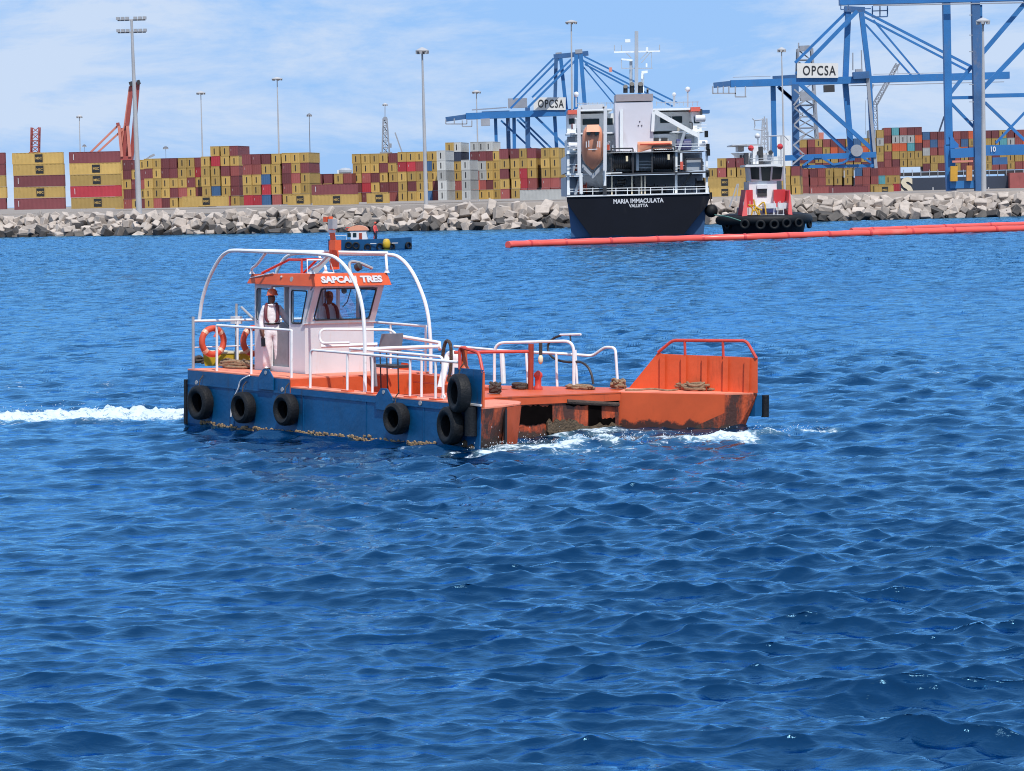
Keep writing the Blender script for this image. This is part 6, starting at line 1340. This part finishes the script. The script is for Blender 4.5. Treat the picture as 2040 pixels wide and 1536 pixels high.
# ------------------------------------------------------------------ floating booms
BOOM = mat('boom_red', (.78, .10, .075), .35, .08, .4, stain=(.85, .3, .25), amt=.4, sscale=(.2, .2, .2))
def boom(pts, r, label):
    P = [onz(x, y, .0) for x, y in pts]; P = spline(P, 6); s = MB()
    rr = [r * (1 + .06 * math.sin(i * 1.7)) for i in range(len(P))]; s.tube([p + Vector((0, 0, .24)) for p in P], rr, 14); e = s.build('float_boom', BOOM, None, True); tag(e, label, 'float boom', 'red floating booms')
    for i in range(4, len(P) - 1, 5):
        d = (P[i + 1] - P[i]).normalized(); MB().tube([P[i] + Vector((0, 0, .24)) - d * .12, P[i] + Vector((0, 0, .24)) + d * .12], r * 1.1, 14).build('boom_joint', mat_joint, e, True)
mat_joint = mat('boom_joint', (.55, .05, .05), .4)
boom([(1012, 493), (1080, 490), (1180, 487), (1290, 483.5), (1400, 480), (1500, 477.5), (1600, 474), (1700, 470.5), (1800, 467.5), (1900, 464.5), (2000, 461.5), (2100, 458)], .36, 'long red floating boom curving from below the tanker stern to the right edge')
boom([(1696, 464), (1760, 461.5), (1850, 458), (1950, 454), (2090, 449)], .30, 'second shorter red boom lying just beyond the long one')

# ------------------------------------------------------------------ small mooring boat
YB_ = 267.
def S_(x, y, dy=0.): return at(x, y, YB_ + dy)
q0 = S_(740, 497); q0.z = 0
sb = empty('mooring_boat', q0, 'small dark blue mooring boat with tyres and orange cabin roof near the breakwater', 'boat'); si = Matrix.Translation(-q0)
def sp_(mb, name, mt, smooth=False, par=None):
    o = mb.build(name, mt, par or sb, smooth); o.matrix_local = si if par is None else Matrix(); return o
BBL = mat('mooring_boat_blue', (.006, .07, .19), .45, .15, 1)
xl, xr = S_(655, 490).x, S_(822, 490).x; Ln = xr - xl
def hullsec(t):
    w_ = 1.35 * min(1, (1 - t) ** .45 * 1.15) if t > .6 else 1.35 * (.85 + .15 * min(1, t / .2)); return xl + Ln * t, w_
s = MB(); rings = []
for t in [0, .1, .3, .5, .7, .85, .94, .99]:
    x, w_ = hullsec(t); zt_ = 1.0 + .1 * max(0, t - .6) / .4 + .1 * max(0, .15 - t) * 5
    rings.append([Vector((x, YB_ - w_, zt_)), Vector((x, YB_ - w_ * .92, .0)), Vector((x, YB_, -.6)), Vector((x, YB_ + w_ * .92, .0)), Vector((x, YB_ + w_, zt_))])
v = [p for r in rings for p in r]; n = 5
s.add(v, [(i * n + k, i * n + (k + 1) % n, (i + 1) * n + (k + 1) % n, (i + 1) * n + k) for i in range(len(rings) - 1) for k in range(n)] + [(0, 1, 2, 3, 4), tuple(range((len(rings) - 1) * n, len(rings) * n))[::-1]]); sp_(s, 'hull', BBL)
ca, cb_ = S_(702, 481), S_(733, 481); zc = 1.0; zr_ = S_(717, 459).z
s = MB(); s.hexa([(ca.x - .1, YB_ - .75, zc), (cb_.x, YB_ - .75, zc), (cb_.x, YB_ + .75, zc), (ca.x - .1, YB_ + .75, zc), (ca.x - .2, YB_ - .7, zr_), (cb_.x - .15, YB_ - .7, zr_), (cb_.x - .15, YB_ + .7, zr_), (ca.x - .2, YB_ + .7, zr_)]); sp_(s, 'cabin', M['white'])
for x0, x1 in [(704, 711), (693, 700)]: sp_(MB().box(S_(x0, 470).x, S_(x1, 470).x, YB_ - .78, YB_ - .74, S_(700, 472).z, S_(700, 464).z), 'window', SGL)
sp_(MB().box(S_(716, 470).x, S_(722, 470).x, YB_ - .78, YB_ - .74, zc + .02, S_(717, 464).z), 'door', M['redpost'])
s = MB(); pts = []
for k in range(9):
    a = math.pi * k / 8; pts.append(Vector(((ca.x + cb_.x) / 2 - .15 - 1.0 * math.cos(a), 0, zr_ + .5 * math.sin(a))))
s.add([(p.x, YB_ + sg * .8, p.z) for p in pts for sg in (-1, 1)], [(2 * i, 2 * i + 2, 2 * i + 3, 2 * i + 1) for i in range(8)]); s.add([(p.x, YB_ - .8, p.z) for p in pts], [tuple(range(9))]); sp_(s, 'cabin_roof', LBO)
sp_(MB().tube([(ca.x - .6, YB_ - .6, zr_ + .1), (ca.x - .5, YB_ - .6, zr_ + .3), (ca.x - .1, YB_ - .6, zr_ + .32)], .05, 6), 'horn_pipe', M['redpipe'])
sp_(MB().tube([(xl + .1, YB_ - 1.1, 1.45), (ca.x - .5, YB_ - 1.1, 1.42), (ca.x - .5, YB_ - 1.1, 1.0)], .03, 6), 'rail', M['whitetube'])
t2 = tyre_mesh(.36, .2, .26)
for i, (px, py) in enumerate([(696, 488), (711, 489), (734, 492), (758, 491), (781, 491), (814, 489)]):
    o = inst('tyre_fender', t2); p = S_(px, py); t = (p.x - xl) / Ln; x, w_ = hullsec(min(.98, t)); o.matrix_world = Matrix.Translation((p.x, YB_ - w_ - .1, p.z)) @ Matrix.Rotation(max(0, t - .7) * 2.6, 4, 'Z')
    tag(o, '%s tyre from the left on the small mooring boat' % NTH[i], 'tyre', 'tyres on the mooring boat')
p = S_(770, 486, -1.5); s = MB(); s.lathe([(.22, -.45), (.36, -.3), (.38, .15), (.28, .42), (.1, .5)], p, (0, 0, 1), 14); tag(s.build('buoy_fender', M['yellow'], None, True), 'yellow fender hanging amidships on the mooring boat side', 'fender')
for x in (745, 788): sp_(MB().box(S_(x, 485).x - .3, S_(x, 485).x + .3, YB_ - 1.42, YB_ - 1.36, .55, .62), 'side_mark', M['white'])
rp_ = Vector((S_(748, 480).x, YB_ - .2, .82))
RED = mat('red_jacket', (.72, .09, .08), .6, .1, 4); DKB = mat('dark_trousers', (.012, .018, .04), .7, .1, 4)
pp = person(facing(rp_, R(60)), 'person in red jacket and dark trousers standing on the small mooring boat', [RED, M['skin'], M['black'], DKB],
       [[(-.25, -.02, 1.14), (-.24, -.12, .9), (-.23, -.14, .84)], [(.25, -.02, 1.14), (.24, -.12, .9), (.23, -.14, .84)]], M['lifered'], None, pick=lambda c: 1 if c.z > 1.5 else (2 if c.z < .08 else (3 if c.z < .95 and abs(c.x) < .22 else 0)))

# ------------------------------------------------------------------ spray thrown up along the bow wave and wake
sr = random.Random(21); s = MB()
def spray(p, q, n, hmax, wd):
    a, b = onz(*p), onz(*q)
    for i in range(n):
        c = a.lerp(b, sr.random()) + Vector((sr.gauss(0, wd), sr.gauss(0, wd), max(.02, sr.expovariate(1 / hmax)))); r = sr.uniform(.004, .012)
        s.add([c + Vector(k) * r for k in ((1, 0, 0), (-.5, .87, 0), (-.5, -.87, 0), (0, 0, 1.3), (0, 0, -1))], [(0, 1, 3), (1, 2, 3), (2, 0, 3), (1, 0, 4), (2, 1, 4), (0, 2, 4)])
spray((960, 895), (1045, 890), 160, .07, .25); spray((1045, 885), (1250, 876), 300, .06, .3); spray((1240, 878), (1510, 868), 260, .05, .22); spray((1500, 866), (1640, 858), 160, .05, .18); spray((370, 826), (-60, 832), 700, .07, .7)
SPR = mat('spray_white', (.75, .80, .84), .6, .03)
tag(s.build('spray', SPR), 'fine white spray over the bow wave and wake of the workboat', None, None, 'stuff')
